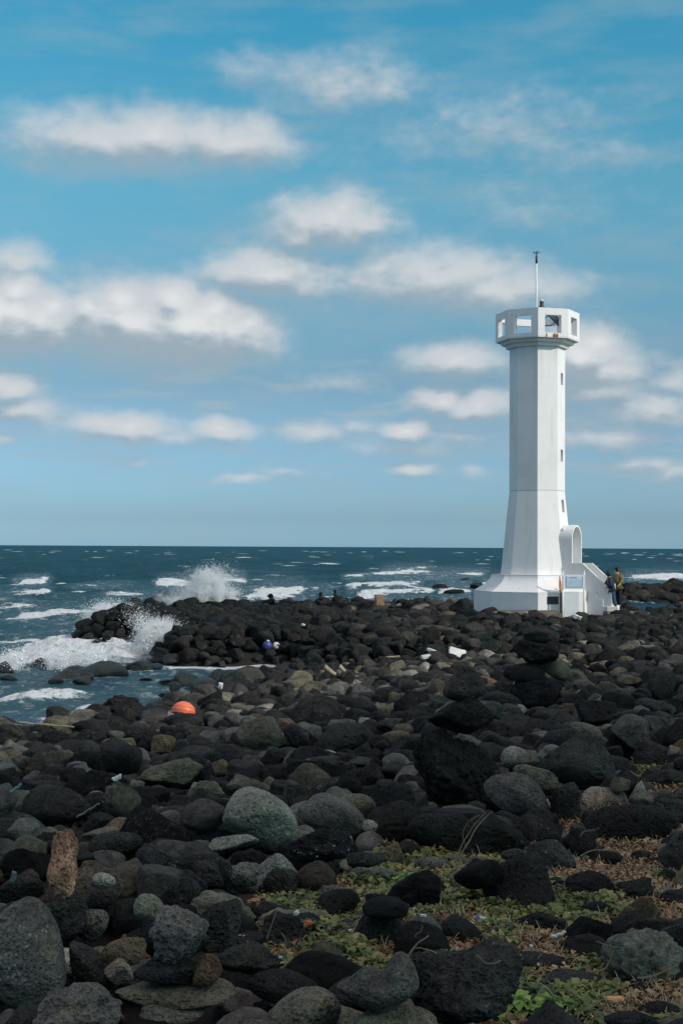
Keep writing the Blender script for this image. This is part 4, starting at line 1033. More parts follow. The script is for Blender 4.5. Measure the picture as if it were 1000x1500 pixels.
PMx = Matrix.Translation((.72, -.15, 12.98)) @ Euler((R(8), R(42), R(12))).to_matrix().to_4x4()
bm = bmesh.new(); box(bm, -.42, .42, -.45, .45, -.015, .015, PMx, .004); sp = bobj('solar_panel', bm, M_PANEL, lt)
bm = bmesh.new()
for y_ in (-.46, .46): box(bm, -.44, .44, y_ - .02, y_ + .02, -.03, .022, PMx)
for x_ in (-.43, .43): box(bm, x_ - .02, x_ + .02, -.44, .44, -.031, .023, PMx)
bobj('panel_frame', bm, M_METAL, sp)
bm = bmesh.new(); tube(bm, [(px_, 0, 12.75), (.50, -.1, 12.72), (.78, -.2, 12.90)], .022, 6); tube(bm, [(px_, 0, 12.95), (.45, -.1, 13.15)], .02, 6); bobj('bracket', bm, M_METAL, lt)

# information board in front of the stair
ds = 54.3; zs = lambda py: zat(py, ds)
bx0, bx1 = (826 - CX) / F * ds, (856 - CX) / F * ds; sy = ds
sb = empty('information_board', ((bx0 + bx1) / 2, sy, 1.1)); tag(sb, 'white framed information board with a blue heading on two posts by the stair', 'sign')
def sbx(name, x0, x1, y0, y1, z0, z1, mat, parent, bev=0.0):
    bm = bmesh.new(); ox, oy, oz = sb.location; box(bm, x0 - ox, x1 - ox, y0 - oy, y1 - oy, z0 - oz, z1 - oz, None, bev); return bobj(name, bm, mat, parent)
for x_ in ((824 - CX) / F * ds, (855.3 - CX) / F * ds):
    bm = bmesh.new(); ox, oy, oz = sb.location; tube(bm, [(x_ - ox, .04, .75 - oz), (x_ - ox, .04, zs(836) - oz)], .034, 10); po = bobj('post', bm, M_WHITE2, sb, True)
    bm = bmesh.new(); tube(bm, [(x_ - ox, .04, zs(836) - oz), (x_ - ox, .04, zs(835.4) - oz), (x_ - ox, .04, zs(834) - oz)], [.034, .05, .012], 10); bobj('cap', bm, M_WHITE2, po, True)
sbx('frame', bx0, bx1, sy - .03, sy, zs(861), zs(840), M_WHITE2, sb, .006)
fc = sbx('notice_face', (828 - CX) / F * ds, (853 - CX) / F * ds, sy - .036, sy - .031, zs(858.5), zs(842), M_PALE, sb)
rr = np.random.default_rng(12)
zz = zs(844.6); xx = (833.5 - CX) / F * ds
bm = bmesh.new(); ox, oy, oz = sb.location
while xx < (844.5 - CX) / F * ds:
    w_ = rr.uniform(.014, .026); box(bm, xx - ox, xx + w_ - ox, -.040, -.037, zz - oz - .012, zz - oz + .022 + rr.uniform(-.006, .006)); xx += w_ + .008
bobj('heading', bm, M_BLUE, fc)
bm = bmesh.new()
for k in range(9):
    z_ = zs(847.2) - k * .026; xx = (830 - CX) / F * ds
    while xx < (851 - CX) / F * ds:
        w_ = rr.uniform(.02, .07); box(bm, xx - ox, min(xx + w_, (851.5 - CX) / F * ds) - ox, -.0395, -.037, z_ - oz - .005, z_ - oz); xx += w_ + .012
bobj('small_print', bm, M_LINE, fc)
bm = bmesh.new()
for a, b_, c_, d_ in ((828.3, 829, 842.3, 858.2), (852, 852.7, 842.3, 858.2), (829, 852, 857.5, 858.2)):
    box(bm, (a - CX) / F * ds - ox, (b_ - CX) / F * ds - ox, -.0405, -.037, zs(d_) - oz, zs(c_) - oz)
bobj('printed_border', bm, M_BLUE, fc)
sbx('lower_panel', (826.5 - CX) / F * ds, (848 - CX) / F * ds, sy + .06, sy + .10, .8, zs(865), M_WHITE2, sb, .008)
print('lighthouse', time.time() - T0)

# concrete apron and the slab by the steps: flat, rough
def slab_thing(name, px0, px1, pyt, d, deep, thick, label, cat, mat=M_CONC, seed=0, nm=.05):
    x0, x1 = (px0 - CX) / F * d, (px1 - CX) / F * d; zt = zat(pyt, d)
    nx_, ny_ = 70, 30; u, v = np.meshgrid(np.linspace(-1, 1, nx_), np.linspace(-1, 1, ny_))
    rad = np.maximum(np.abs(u), np.abs(v)); X_ = (x0 + x1) / 2 + u * (x1 - x0) / 2; Y_ = d + v * deep / 2
    X_ += .12 * noise2(X_, Y_, .6, seed) * rad; Y_ += .15 * noise2(Y_, X_, .6, seed + 1) * rad
    Z_ = zt + nm * noise2(X_, Y_, .8, seed + 2, 4) - sstep(.86, 1.0, rad) * thick
    idx_ = np.arange(nx_ * ny_).reshape(ny_, nx_); f_ = np.stack([idx_[:-1, :-1].ravel(), idx_[:-1, 1:].ravel(), idx_[1:, 1:].ravel(), idx_[1:, :-1].ravel()], 1)
    n_ = nx_ * ny_; V_ = np.stack([X_.ravel(), Y_.ravel(), Z_.ravel()], 1)
    me = np_mesh(name, V_, f_, mat, True, 4); o = obj(name, me); tag(o, label, cat); return o
slab_thing('concrete_apron', 708, 824, 893.5, 53.9, 1.6, .35, 'rough weathered concrete apron under the front of the lighthouse', 'slab', seed=3)
slab_thing('concrete_slab', 882, 948, 893.0, 54.9, 1.2, .35, 'rough brown concrete slab the two people stand on', 'slab', seed=8)
bm = bmesh.new(); box(bm, (884.5 - CX) / F * 55.3, (900 - CX) / F * 55.3, 54.75, 55.9, .9, zat(886.5, 55), None, .02); o = bobj('landing_step', bm, M_STEP); tag(o, 'pale worn step at the foot of the white stair', 'step')

# ------------------------------------------------------------------ people
def skin_fig(name, J, E, mat, parent, root, sub=2, loc=(0, 0, 0)):
    names = list(J); me = bpy.data.meshes.new(name)
    me.from_pydata([J[k][0] for k in names], [(names.index(a), names.index(b_)) for a, b_ in E], [])
    o = obj(name, me, parent); md = o.modifiers.new('skin', 'SKIN'); md.use_smooth_shade = True
    fat = 1.0 if name == 'body' else 1.22
    for i, k in enumerate(names):
        r_ = J[k][1]; r_ = tuple(v * fat for v in r_) if hasattr(r_, '__len__') else r_ * fat; me.skin_vertices[0].data[i].radius = r_ if hasattr(r_, '__len__') else (r_, r_); me.skin_vertices[0].data[i].use_root = (k == root)
    s2 = o.modifiers.new('sub', 'SUBSURF'); s2.levels = sub; s2.render_levels = sub
    me.materials.append(mat); return o
M_SKIN = simple('skin', (.50, .30, .21), .55, .4, .06)
def person(base, P, mats, label, hooded):
    """P: joint pixel-like positions in metres relative to base: hip, chest, neck, head, hands, knees, feet"""
    root = empty('person', base); tag(root, label, 'person')
    J = dict(hip=(P['hip'], (.12, .10)), waist=(P['waist'], (.11, .095)), chest=(P['chest'], (.15, .115)), neck=(P['neck'], .055), skull=(P['head'], (.078, .09)), crown=(P['crown'], (.06, .07)))
    E = [('hip', 'waist'), ('waist', 'chest'), ('chest', 'neck'), ('neck', 'skull'), ('skull', 'crown')]
    for s in 'LR':
        J['sh' + s] = (P['sh' + s], .055); J['el' + s] = (P['el' + s], .042); J['wr' + s] = (P['wr' + s], .028); 
        J['pm' + s] = (P['pm' + s], .034)
        J['th' + s] = (P['th' + s], .085); J['kn' + s] = (P['kn' + s], .058); J['an' + s] = (P['an' + s], .036); J['to' + s] = (P['to' + s], .038)
        E += [('chest', 'sh' + s), ('sh' + s, 'el' + s), ('el' + s, 'wr' + s), ('wr' + s, 'pm' + s), ('hip', 'th' + s), ('th' + s, 'kn' + s), ('kn' + s, 'an' + s), ('an' + s, 'to' + s)]
        w = Vector(P['pm' + s]); dr = (w - Vector(P['wr' + s])).normalized(); sd_ = dr.cross(Vector((0, 0, 1))).normalized()
        for f_ in range(5):
            ln = (.055, .07, .075, .07, .055)[f_]; off = (f_ - 2) * .018
            if f_ == 0: a = w - dr * .02 + sd_ * -.045; b_ = a + (dr - sd_ * .9).normalized() * .04
            else: a = w + dr * .035 + sd_ * off; b_ = a + dr * ln * .6 + Vector((0, 0, -.012))
            J[f'f{s}{f_}a'] = (tuple(a), .010); J[f'f{s}{f_}b'] = (tuple(b_), .008); E += [('pm' + s, f'f{s}{f_}a'), (f'f{s}{f_}a', f'f{s}{f_}b')]
    body = skin_fig('body', J, E, M_SKIN, root, 'hip', 1)
    # jacket
    add = .028
    JJ = {'hem': (P['hem'], (.165, .14)), 'waist': (P['waist'], (.155, .135)), 'chest': (P['chest'], (.175, .145)), 'neck': (tuple(Vector(P['chest']).lerp(Vector(P['neck']), .8)), .075)}
    EE = [('hem', 'waist'), ('waist', 'chest'), ('chest', 'neck')]
    for s in 'LR':
        JJ['sh' + s] = (P['sh' + s], .082); JJ['el' + s] = (P['el' + s], .066); JJ['wr' + s] = (tuple(Vector(P['el' + s]).lerp(Vector(P['wr' + s]), .92)), .046); EE += [('chest', 'sh' + s), ('sh' + s, 'el' + s), ('el' + s, 'wr' + s)]
    skin_fig('jacket', JJ, EE, mats[0], root, 'waist', 2)
    JT = {'hip': (P['hip'], (.145, .12))}; ET = []
    for s in 'LR':
        JT['th' + s] = (P['th' + s], .10); JT['kn' + s] = (P['kn' + s], .075); JT['an' + s] = (tuple(Vector(P['kn' + s]).lerp(Vector(P['an' + s]), .95)), .06); ET += [('hip', 'th' + s), ('th' + s, 'kn' + s), ('kn' + s, 'an' + s)]
    skin_fig('trousers', JT, ET, mats[1], root, 'hip', 2)
    for s in 'LR':
        a, t = Vector(P['an' + s]), Vector(P['to' + s]); h_ = a + (a - t).normalized() * .05; h_.z = t.z
        skin_fig('shoe', {'a': (tuple(h_), (.045, .045)), 'm': (tuple(h_.lerp(t, .5)), (.045, .045)), 't': (tuple(t + (t - h_).normalized() * .03), (.035, .045))}, [('a', 'm'), ('m', 't')], mats[2], root, 'a', 1)
    hd = Vector(P['head']); fd = Vector(P['face']).normalized()
    bm = bmesh.new(); bmesh.ops.create_icosphere(bm, subdivisions=4, radius=1.0)
    rr = np.random.default_rng(int(abs(base[0]) * 10))
    for v in bm.verts:
        n = v.co.copy(); front = n.dot(fd); k = 1.0
        if front > .35 and n.z < .55: k = .80
        if hooded and front < .4 and n.z < -.2: k = 1.05
        nz = perlin(np.array([[n.x * 3, n.y * 3, n.z * 3]]))[0]
        v.co = Vector((n.x * .105, n.y * .112, n.z * (.135 if hooded else .122))) * (k + .07 * nz) + hd + Vector((0, 0, .015)) - fd * .012
    bobj('hood' if hooded else 'hair', bm, mats[3], root, True)
    # face: nose, eyes, mouth, ears lie on the skin of the head
    side = fd.cross(Vector((0, 0, 1))).normalized()
    bm = bmesh.new(); tube(bm, [hd + fd * .085 + Vector((0, 0, .012)), hd + fd * .112 - Vector((0, 0, .022))], [.010, .018], 6)
    bobj('nose', bm, M_SKIN, root, True)
    for sg in (-1, 1):
        bm = bmesh.new(); bmesh.ops.create_icosphere(bm, subdivisions=2, radius=.010, matrix=Matrix.Translation(hd + fd * .086 + side * sg * .030 + Vector((0, 0, .012)))); bobj('eye', bm, M_METAL, root, True)
        if not hooded:
            bm = bmesh.new(); bmesh.ops.create_icosphere(bm, subdivisions=2, radius=.024, matrix=Matrix.Translation(hd + side * sg * .092)); bobj('ear', bm, M_SKIN, root, True)
    bm = bmesh.new(); tube(bm, [hd + fd * .086 + side * .022 - Vector((0, 0, .045)), hd + fd * .090 - Vector((0, 0, .047)), hd + fd * .086 - side * .022 - Vector((0, 0, .045))], .007, 6); bobj('mouth', bm, simple('lips', (.35, .14, .12), .5), root, True)
    return root
def px3(px, py, d, base): p = ray(px, py, d); return (p[0] - base[0], p[1] - base[1], p[2] - base[2])
d = 55.05; B = tuple(ray(897, 891.0, d))
q3 = lambda px, py, dd=0.0: px3(px, py, d + dd, B)
P = dict(hip=q3(895.5, 865.5), waist=q3(894.6, 859), chest=q3(892.9, 850), neck=q3(891.2, 845), head=q3(890, 841.2), crown=q3(889.8, 839), face=(-.9, .1, -.35), hem=q3(895.2, 866.5),
         shL=q3(891.8, 848.6, .19), elL=q3(887.0, 855.5, .22), wrL=q3(884.0, 858.6, .20), pmL=q3(882.6, 859.4, .2), shR=q3(893.2, 848.4, -.19), elR=q3(893.5, 858, -.26), wrR=q3(888.5, 860.5, -.2), pmR=q3(886.8, 861, -.2),
         thL=q3(894.3, 867.5, .09), knL=q3(888.9, 874.5, .1), anL=q3(889.6, 883.8, .1), toL=q3(886.6, 885.6, .1), thR=q3(896.3, 867.5, -.09), knR=q3(898.0, 878.5, -.1), anR=q3(902.3, 888.8, -.12), toR=q3(904.8, 890.3, -.2))
person(B, P, (simple('navy_nylon', (.006, .014, .027), .55), simple('blue_denim', (.03, .065, .11), .8), simple('white_shoe', (.7, .7, .7), .5), simple('navy_hood', (.008, .02, .035), .6)),
       'person in a navy hooded jacket and blue jeans leaning on the stair parapet', True)
d = 56.4; B = tuple(ray(905, 889.0, d))
P = dict(hip=q3(905, 862.5), waist=q3(904.6, 856), chest=q3(903.6, 846), neck=q3(902.9, 839.3), head=q3(902.5, 835.2), crown=q3(902.6, 832.8), face=(-.8, -.5, -.2), hem=q3(905.4, 864),
         shL=q3(899.9, 843.2, .08), elL=q3(898.4, 851, .05), wrL=q3(899.5, 857, -.15), pmL=q3(900.2, 859, -.2), shR=q3(907.8, 843.4, -.08), elR=q3(910.9, 850.5, -.15), wrR=q3(907.4, 855.5, -.33), pmR=q3(906, 857, -.36),
         thL=q3(903.4, 864.5, .05), knL=q3(903.4, 876, 0), anL=q3(903.8, 886.6, .05), toL=q3(902.5, 888.4, -.12), thR=q3(906.6, 864.5, -.05), knR=q3(906.6, 876, -.08), anR=q3(907, 886.8, -.05), toR=q3(906.2, 888.5, -.22))
person(B, P, (simple('olive_jacket', (.12, .115, .05), .75), simple('black_trousers', (.010, .010, .012), .8), simple('black_shoe', (.02, .02, .02), .5), simple('dark_hair', (.018, .012, .009), .6)),
       'dark-haired person in an olive green jacket and black trousers standing behind', False)

# ------------------------------------------------------------------ small things lying about
def hsurf(x, y):
    i = int((x - HX0) / CS); j = int((y - HY0) / CS); s = HM[max(0, j - 1):j + 2, max(0, i - 1):i + 2]; return float(s.max())
def onpile(px, py, off=0.0):
    for d in np.arange(4.0, 69, .02):
        p = ray(px, py, d)
        if p[2] <= hsurf(p[0], p[1]) + off: return Vector(p), d
    return Vector(ray(px, py, 60)), 60.
# orange float: a banded hemisphere wedged between boulders
p, d = onpile(270, 1043); r_ = 17.5 * d / F
me_ = simple('orange_float', (.92, .20, .085), .45, .5, .06, 5.0)
fl = empty('net_float', (p.x, p.y + r_ * .5, p.z)); tag(fl, 'bright orange round float wedged among the shore boulders', 'float')
bm = bmesh.new(); prev = None; rings = []
for i in range(25):
    a = math.pi * (i / 24) - math.pi / 2; rr_ = r_ * max(.02, math.cos(a)); z_ = r_ * math.sin(a) * .88
    rings.append([bm.verts.new((rr_ * math.cos(k * 6.2832 / 36), rr_ * math.sin(k * 6.2832 / 36), z_)) for k in range(36)])
for a, b_ in zip(rings[:-1], rings[1:]):
    for k in range(36): bm.faces.new((a[k], a[(k + 1) % 36], b_[(k + 1) % 36], b_[k]))
bm.faces.new(rings[0][::-1]); bm.faces.new(rings[-1])
bobj('shell', bm, me_, fl, True)
bm = bmesh.new()
for z_ in (.10, .40):
    n_ = 36; rr_ = r_ * math.cos(math.asin(z_ / .88)) * 1.004; tube(bm, [(rr_ * math.cos(k * 6.2832 / n_), rr_ * math.sin(k * 6.2832 / n_), z_ * r_) for k in range(n_ + 1)], .005, 6)
bobj('band', bm, simple('band_orange', (.92, .20, .085), .5), fl, True)
fl.rotation_euler = (R(-12), R(10), 0)
# blue drum and white jug on the headland
def lathe(bm, prof, seg=20, M=None):
    rings = []
    for r_, z_ in prof: rings.append([bm.verts.new((M or Matrix()) @ Vector((r_ * math.cos(6.2832 * k / seg), r_ * math.sin(6.2832 * k / seg), z_))) for k in range(seg)])
    for a, b_ in zip(rings[:-1], rings[1:]):
        for k in range(seg): bm.faces.new((a[k], a[(k + 1) % seg], b_[(k + 1) % seg], b_[k]))
    bm.faces.new(rings[0][::-1]); bm.faces.new(rings[-1])
def scrap(name, px, py, cat, label, build, mat, rot=(0, 0, 0), up=0.0, smooth=True, parts=None):
    p, d = onpile(px, py); M = Matrix.Translation(p + Vector((0, 0, up))) @ Euler(rot).to_matrix().to_4x4()
    if parts:
        e = empty(name, p + Vector((0, 0, up))); e.rotation_euler = rot; tag(e, label, cat)
        for nm, f_, mt in parts:
            bm = bmesh.new(); f_(bm, d / F); bobj(nm, bm, mt, e, smooth)
        return e
    bm = bmesh.new(); build(bm, d / F); o = bobj(name, bm, mat, None, smooth); o.location = p + Vector((0, 0, up)); o.rotation_euler = rot; tag(o, label, cat); return o
M_BLUEP = simple('blue_plastic', (.045, .06, .20), .4, .5); M_WHP = simple('white_plastic', (.62, .62, .58), .5, .4, .08); M_FOAM = simple('styrofoam', (.60, .60, .57), .85, .2, .12, 6, .01)
scrap('buoy', 392.5, 949, 'buoy', 'blue round buoy lying beside a white one on the dark headland', None, M_BLUEP, (.3, .2, 0), .08, True,
      parts=[('ball', lambda bm, k: lathe(bm, [(k * 7 * math.sin(math.pi * t / 12) + .002, -k * 7.4 * math.cos(math.pi * t / 12)) for t in range(13)]), M_BLUEP),
             ('collar', lambda bm, k: lathe(bm, [(k * 2, k * 7), (k * 2.2, k * 8.2), (k * 1.2, k * 8.6)]), M_WHP)])
scrap('buoy', 405, 949, 'buoy', 'white dented buoy lying beside a blue one on the dark headland', None, M_WHP, (1.2, .5, .4), .06, True,
      parts=[('ball', lambda bm, k: lathe(bm, [(k * 6 * math.sin(math.pi * t / 12) * (1 - .12 * (t == 6)) + .002, -k * 7 * math.cos(math.pi * t / 12)) for t in range(13)]), M_WHP),
             ('collar', lambda bm, k: lathe(bm, [(k * 2, k * 6.2), (k * 1.6, k * 8)]), M_BLUEP)])
# crate on the skyline
p, d = onpile(556, 886); k = d / F
ct = empty('wooden_crate', (p.x, p.y, p.z - .02), R(18)); tag(ct, 'upright tan wooden crate on the skyline of the headland', 'crate')
MW = simple('weathered_wood', (.26, .17, .10), .8, .2, .25, 9)
for i in range(5):
    for s in (-1, 1):
        bm = bmesh.new(); box(bm, -6 * k, 6 * k, s * 5.0 * k - .008, s * 5.0 * k + .008, (i * 3.2 + .2) * k, (i * 3.2 + 2.9) * k, None, .003); bobj('slat', bm, MW, ct)
        bm = bmesh.new(); box(bm, s * 6 * k - .008, s * 6 * k + .008, -4.7 * k, 4.7 * k, (i * 3.2 + .2) * k, (i * 3.2 + 2.9) * k, None, .003); bobj('slat', bm, MW, ct)
bm = bmesh.new(); box(bm, -5.9 * k, 5.9 * k, -4.8 * k, 4.8 * k, 0, .02); bobj('base_board', bm, MW, ct)
scrap('plank', 546, 887, 'plank', 'short pale plank lying in front of the tan crate', lambda bm, k: box(bm, -7 * k, 7 * k, -.06, .06, -.015, .015, None, .004), MW, (.1, .05, .2), .03, False)
def chunk(w, h, dp, seed):
    def f_(bm, k):
        r = bmesh.ops.create_cube(bm, size=1.0); bmesh.ops.subdivide_edges(bm, edges=bm.edges[:], cuts=7, use_grid_fill=True)
        for v in bm.verts:
            c_ = v.co; r2_ = .5 - .04
            v.co = Vector((max(-r2_, min(r2_, c_.x)), max(-r2_, min(r2_, c_.y)), max(-r2_, min(r2_, c_.z)))) + c_ * .08
            nz = perlin(np.array([[c_.x * 3 + seed, c_.y * 3, c_.z * 3]]))[0]; v.co += c_ * nz * .35
            v.co = Vector((v.co.x * w * k, v.co.y * dp * k, v.co.z * h * k))
    return f_
scrap('foam_block', 670, 960, 'foam', 'white square foam block tilted up on the beach stones', chunk(25, 15, 6, 1), M_FOAM, (R(-38), R(14), .1), .06)
scrap('foam_block', 628, 963, 'foam', 'thin flat piece of white foam near the square foam block', chunk(20, 4.5, 9, 2), M_FOAM, (.1, -.15, .2), .04)
scrap('foam_block', 634, 955, 'foam', 'narrow crumpled strip of pale foam behind the thin flat piece', chunk(16, 3.5, 5, 3), M_FOAM, (.1, .3, -.3), .04)
scrap('foam_block', 445, 917, 'foam', 'tiny white foam crumb on the dark headland', chunk(5, 3, 4, 4), M_FOAM, (.1, .3, -.3), .04)
scrap('foam_block', 845, 906, 'foam', 'pale foam lump in front of the information board', chunk(11, 6, 6, 5), M_FOAM, (.1, .4, -.3), .04)
M_DRIFT = simple('driftwood', (.30, .25, .16), .8, .2, .3, 8)
def stick(pts, r0, r1):
    def f_(bm, k):
        n = 10; P_ = []
        for i in range(n + 1):
            t = i / n; P_.append((pts[0] * k * (t - .5) * 2, pts[1] * k * (t - .5) * 2 + .02 * math.sin(t * 7), pts[2] * k * (t - .5) * 2 + .012 * math.sin(t * 11)))
        tube(bm, P_, [(r0 + (r1 - r0) * i / n) * k for i in range(n + 1)], 8)
    return f_
def pole(px0, py0, px1, py1, r, label, mat=M_DRIFT, name='driftwood_pole', lift=.03, cat='driftwood'):
    a, d1 = onpile(px0, py0); b_, d2 = onpile(px1, py1)
    dm = max(min(d1, d2), min(d1, d2)); a = Vector(ray(px0, py0, dm - .05)); b_ = Vector(ray(px1, py1, dm - .05)); 
    for v in (a, b_): v.z = max(v.z, hsurf(v.x, v.y) - .02)
    bm = bmesh.new(); n = 12
    tube(bm, [(a.lerp(b_, i / n) + Vector((0, 0, .004 * math.sin(i * 1.3) + lift)))[:] for i in range(n + 1)], [r * (1 - .25 * i / n) for i in range(n + 1)], 8)
    o = bobj(name, bm, mat, None, True); tag(o, label, cat); return o
pole(28, 1060, 112, 1067, .018, 'long thin driftwood pole lying along the shore boulders')
pole(556, 965, 586, 963, .035, 'pale driftwood stick across stones in the middle of the beach')
pole(476, 978, 492, 990, .07, 'thick grey driftwood post slanting between the stones')
pole(498, 977, 506, 985, .06, 'short grey driftwood stump beside the slanting post')
M_TEAL = simple('pale_teal_plastic', (.15, .20, .19), .5, .4, .15)
pole(117, 1201, 150, 1181, .011, 'pale teal plastic pipe stuck between dark stones behind the orange stone', M_TEAL, 'plastic_pipe', cat='pipe')
pole(20, 1166, 36, 1153, .013, 'short pale teal plastic pipe at the seaward edge of the beach', M_TEAL, 'plastic_pipe', cat='pipe')
pole(170, 1147, 181, 1141, .020, 'short white plastic rod lying before the black humped boulder', M_WHP, 'plastic_rod', cat='rod')
scrap('plastic_shard', 26, 1290, 'plastic', 'pale teal plastic shard on the dark stone beside the orange one', chunk(7, 16, 4, 6), M_TEAL, (.2, .25, 0), .03)
scrap('foam_block', 325, 967 + 40, 'foam', 'white foam scrap at the water edge near the inlet', chunk(6, 8, 5, 8), M_FOAM, (.3, .2, 0), .05)
scrap('plastic_bottle', 708, 1350, 'bottle', 'small plastic bottle with a bright blue cap in the brown grass', None, M_WHP, (R(75), 0, R(-60)), .03, True,
      parts=[('bottle_body', lambda bm, k: lathe(bm, [(.3 * k, -5 * k), (2.2 * k, -4.6 * k), (2.3 * k, 2 * k), (1.8 * k, 4 * k), (1.2 * k, 6 * k), (1.1 * k, 7 * k)]), M_WHP),
             ('cap', lambda bm, k: lathe(bm, [(2.0 * k, 6.8 * k), (2.0 * k, 10.0 * k), (1.7 * k, 10.3 * k)]), simple('blue_cap', (.02, .16, .55), .4, .5))])
scrap('plastic_scrap', 900, 1473, 'plastic', 'flat peach orange plastic scrap in dry grass', chunk(23, 5, 9, 9), simple('peach_plastic', (.72, .30, .13), .5), (.1, .05, .1), .03)
scrap('plastic_scrap', 456, 1357, 'plastic', 'tiny red orange scrap among the green leaves', chunk(9, 5, 6, 10), simple('red_plastic', (.65, .10, .04), .5), (.1, .2, .4), .03)
for (px, py, w, h, lab) in [(622, 1341, 15, 5, 'small white shell fragment by the flat reddish stone'), (415, 1402, 9, 4, 'white shell fragment in the grass below the lumpy boulder'), (596, 1385, 8, 4, 'white shell fragment beside the round black boulder'),
                            (774, 1366, 7, 6, 'white pebble in the grass before the specked stone'), (779, 1386, 8, 7, 'white crumb of foam below the round black boulder'), (438, 1337, 18, 8, 'pale chip of stone between the green leaves'), (516, 1362, 12, 4, 'white sliver between the two black boulders')]:
    scrap('shell_fragment', px, py, 'shell', lab, chunk(w * .6, h * .6, h * .6, px), M_FOAM, (.2, .1, px), .012)
pole(808, 1375, 829, 1368, .009, 'short white plastic straw in the brown grass', M_WHP, 'plastic_straw', .02, 'straw')
# little cairns on the skyline: each stone on its own
sd_ = 3000
def tiny(px, py, w, h, label, tint='k', shp='angular', dd=None):
    global sd_; sd_ += 1
    if dd is None: p, d = onpile(px, py + h / 2)
    else: d = dd; p = Vector(ray(px, py, d))
    k = d / F; pr, f_ = rock_verts(shp, 5, sd_); v = pr * np.array([w / 2 * k, w / 2 * k * .8, h / 2 * k])
    me = np_mesh('stone', v, f_, M_ROCK); o = rock_obj('stone', me, None, jitter(TINT[tint], rng), 0.1); o.location = (p.x, p.y, zat(py - (px - CX) * ROLL, d)); tag(o, label, 'rock', 'stones of the rocky beach'); return d
for x_, y_, L in [(397, 884, [(14, 9, 'd', 'widest'), (9, 7, 'k', 'topmost')]), (470, 880, [(10, 8, 'k', 'lower'), (6, 6, 'k', 'upper')]), (491, 881, [(10, 8, 'd', 'lower'), (6, 6, 'b', 'middle'), (4, 5, 'k', 'topmost')]), (523, 880, [(9, 8, 'k', 'single')]),
                  (756, 894, [(15, 7, 'd', 'lowest'), (10, 5, 'k', 'middle'), (6, 5, 'k', 'topmost')]), (992, 900, [(15, 12, 'k', 'lowest'), (12, 10, 'k', 'middle'), (9, 8, 'd', 'topmost')]), (873, 984, [(26, 14, 'k', 'lowest')]), (770, 905, [(11, 6, 'd', 'lower'), (7, 5, 'l', 'upper')])]:
    nmm = {397: 'widest cairn on the headland skyline', 470: 'small cairn on the headland skyline', 491: 'slim three-stone cairn beside the small skyline cairn', 523: 'skyline between cairn and crate', 756: 'tiny cairn against the lighthouse plinth', 992: 'cairn at the water beyond the two people', 873: 'tiny pile behind the second cairn', 770: 'small stack before the lighthouse apron'}[x_]
    y = y_; dd = None
    for w, h, t, pos_ in L:
        dd = tiny(x_, y - h / 2, w, h, f'{pos_} dark stone of the {nmm}' if t in 'kd' else f'{pos_} stone of the {nmm}, paler than the rest', t, 'angular', dd); y -= h * .86
print('debris', time.time() - T0)

# ------------------------------------------------------------------ plants
def leaf_mat(name, cols, trans=.25):
    m, nt, b = new_mat(name); q = N(nt)
    at = q.n('ShaderNodeAttribute', attribute_name='shade').outputs['Fac']
    r = q.n('ShaderNodeValToRGB'); q.l(at, r.inputs[0]); e = r.color_ramp.elements
    e[0].color = cols[0] + (1,); e[1].color = cols[-1] + (1,)
    for i, c in enumerate(cols[1:-1]): x = e.new((i + 1) / (len(cols) - 1)); x.color = c + (1,)
    q.l(r.outputs[0], b.inputs['Base Color']); b.inputs['Roughness'].default_value = .55; b.inputs['Specular IOR Level'].default_value = .35
    tr = q.n('ShaderNodeBsdfTranslucent'); q.l(r.outputs[0], tr.inputs[0]); mx = q.n('ShaderNodeMixShader'); mx.inputs[0].default_value = trans
    q.l(b.outputs[0], mx.inputs[1]); q.l(tr.outputs[0], mx.inputs[2]); q.l(mx.outputs[0], nt.nodes['Material Output'].inputs[0]); return m
M_LEAF = leaf_mat('green_leaf', [(.05, .075, .03), (.13, .17, .05), (.28, .29, .09), (.46, .39, .16)])
M_BRIGHT = leaf_mat('bright_leaf', [(.14, .24, .05), (.25, .40, .08), (.42, .55, .13)])
M_DRY = leaf_mat('dry_leaf', [(.12, .065, .035), (.27, .15, .07), (.44, .28, .14), (.55, .44, .25)], .1)
M_STRAW = leaf_mat('straw', [(.22, .17, .10), (.38, .31, .19), (.50, .43, .29)], .1)
def leaves(P, ln, wd, dirs, tilt, r, cup=.3):
    """P base points; each leaf 3 segments long, folded on its midrib"""
    n = len(P); T = np.stack([np.cos(dirs), np.sin(dirs), np.zeros(n)], 1); S = np.stack([-np.sin(dirs), np.cos(dirs), np.zeros(n)], 1)
    prof = [(0, .10, 0), (.30, .9, .0), (.62, 1.0, .02), (.86, .62, -.02), (1.0, .04, -.08)]
    V = []
    for t, w, z in prof:
        zz = np.sin(tilt) * t - (t ** 2) * .35 * np.cos(tilt)
        c = P + T * (ln * t * np.cos(tilt * .8))[:, None] + np.array([0, 0, 1.0]) * (ln * (zz + z))[:, None]
        V += [c + S * (wd * w * .5)[:, None] + np.array([0, 0, 1.0]) * (wd * w * cup * .5)[:, None], c, c - S * (wd * w * .5)[:, None] + np.array([0, 0, 1.0]) * (wd * w * cup * .5)[:, None]]
    V = np.stack(V, 1)                     # n,15,3
    fc = []
    for s in range(4):
        a = s * 3; fc += [(a, a + 3, a + 4, a + 1), (a + 1, a + 4, a + 5, a + 2)]
    Fc = (np.array(fc)[None] + (np.arange(n) * 15)[:, None, None]).reshape(-1, 4)
    return V.reshape(-1, 3), Fc
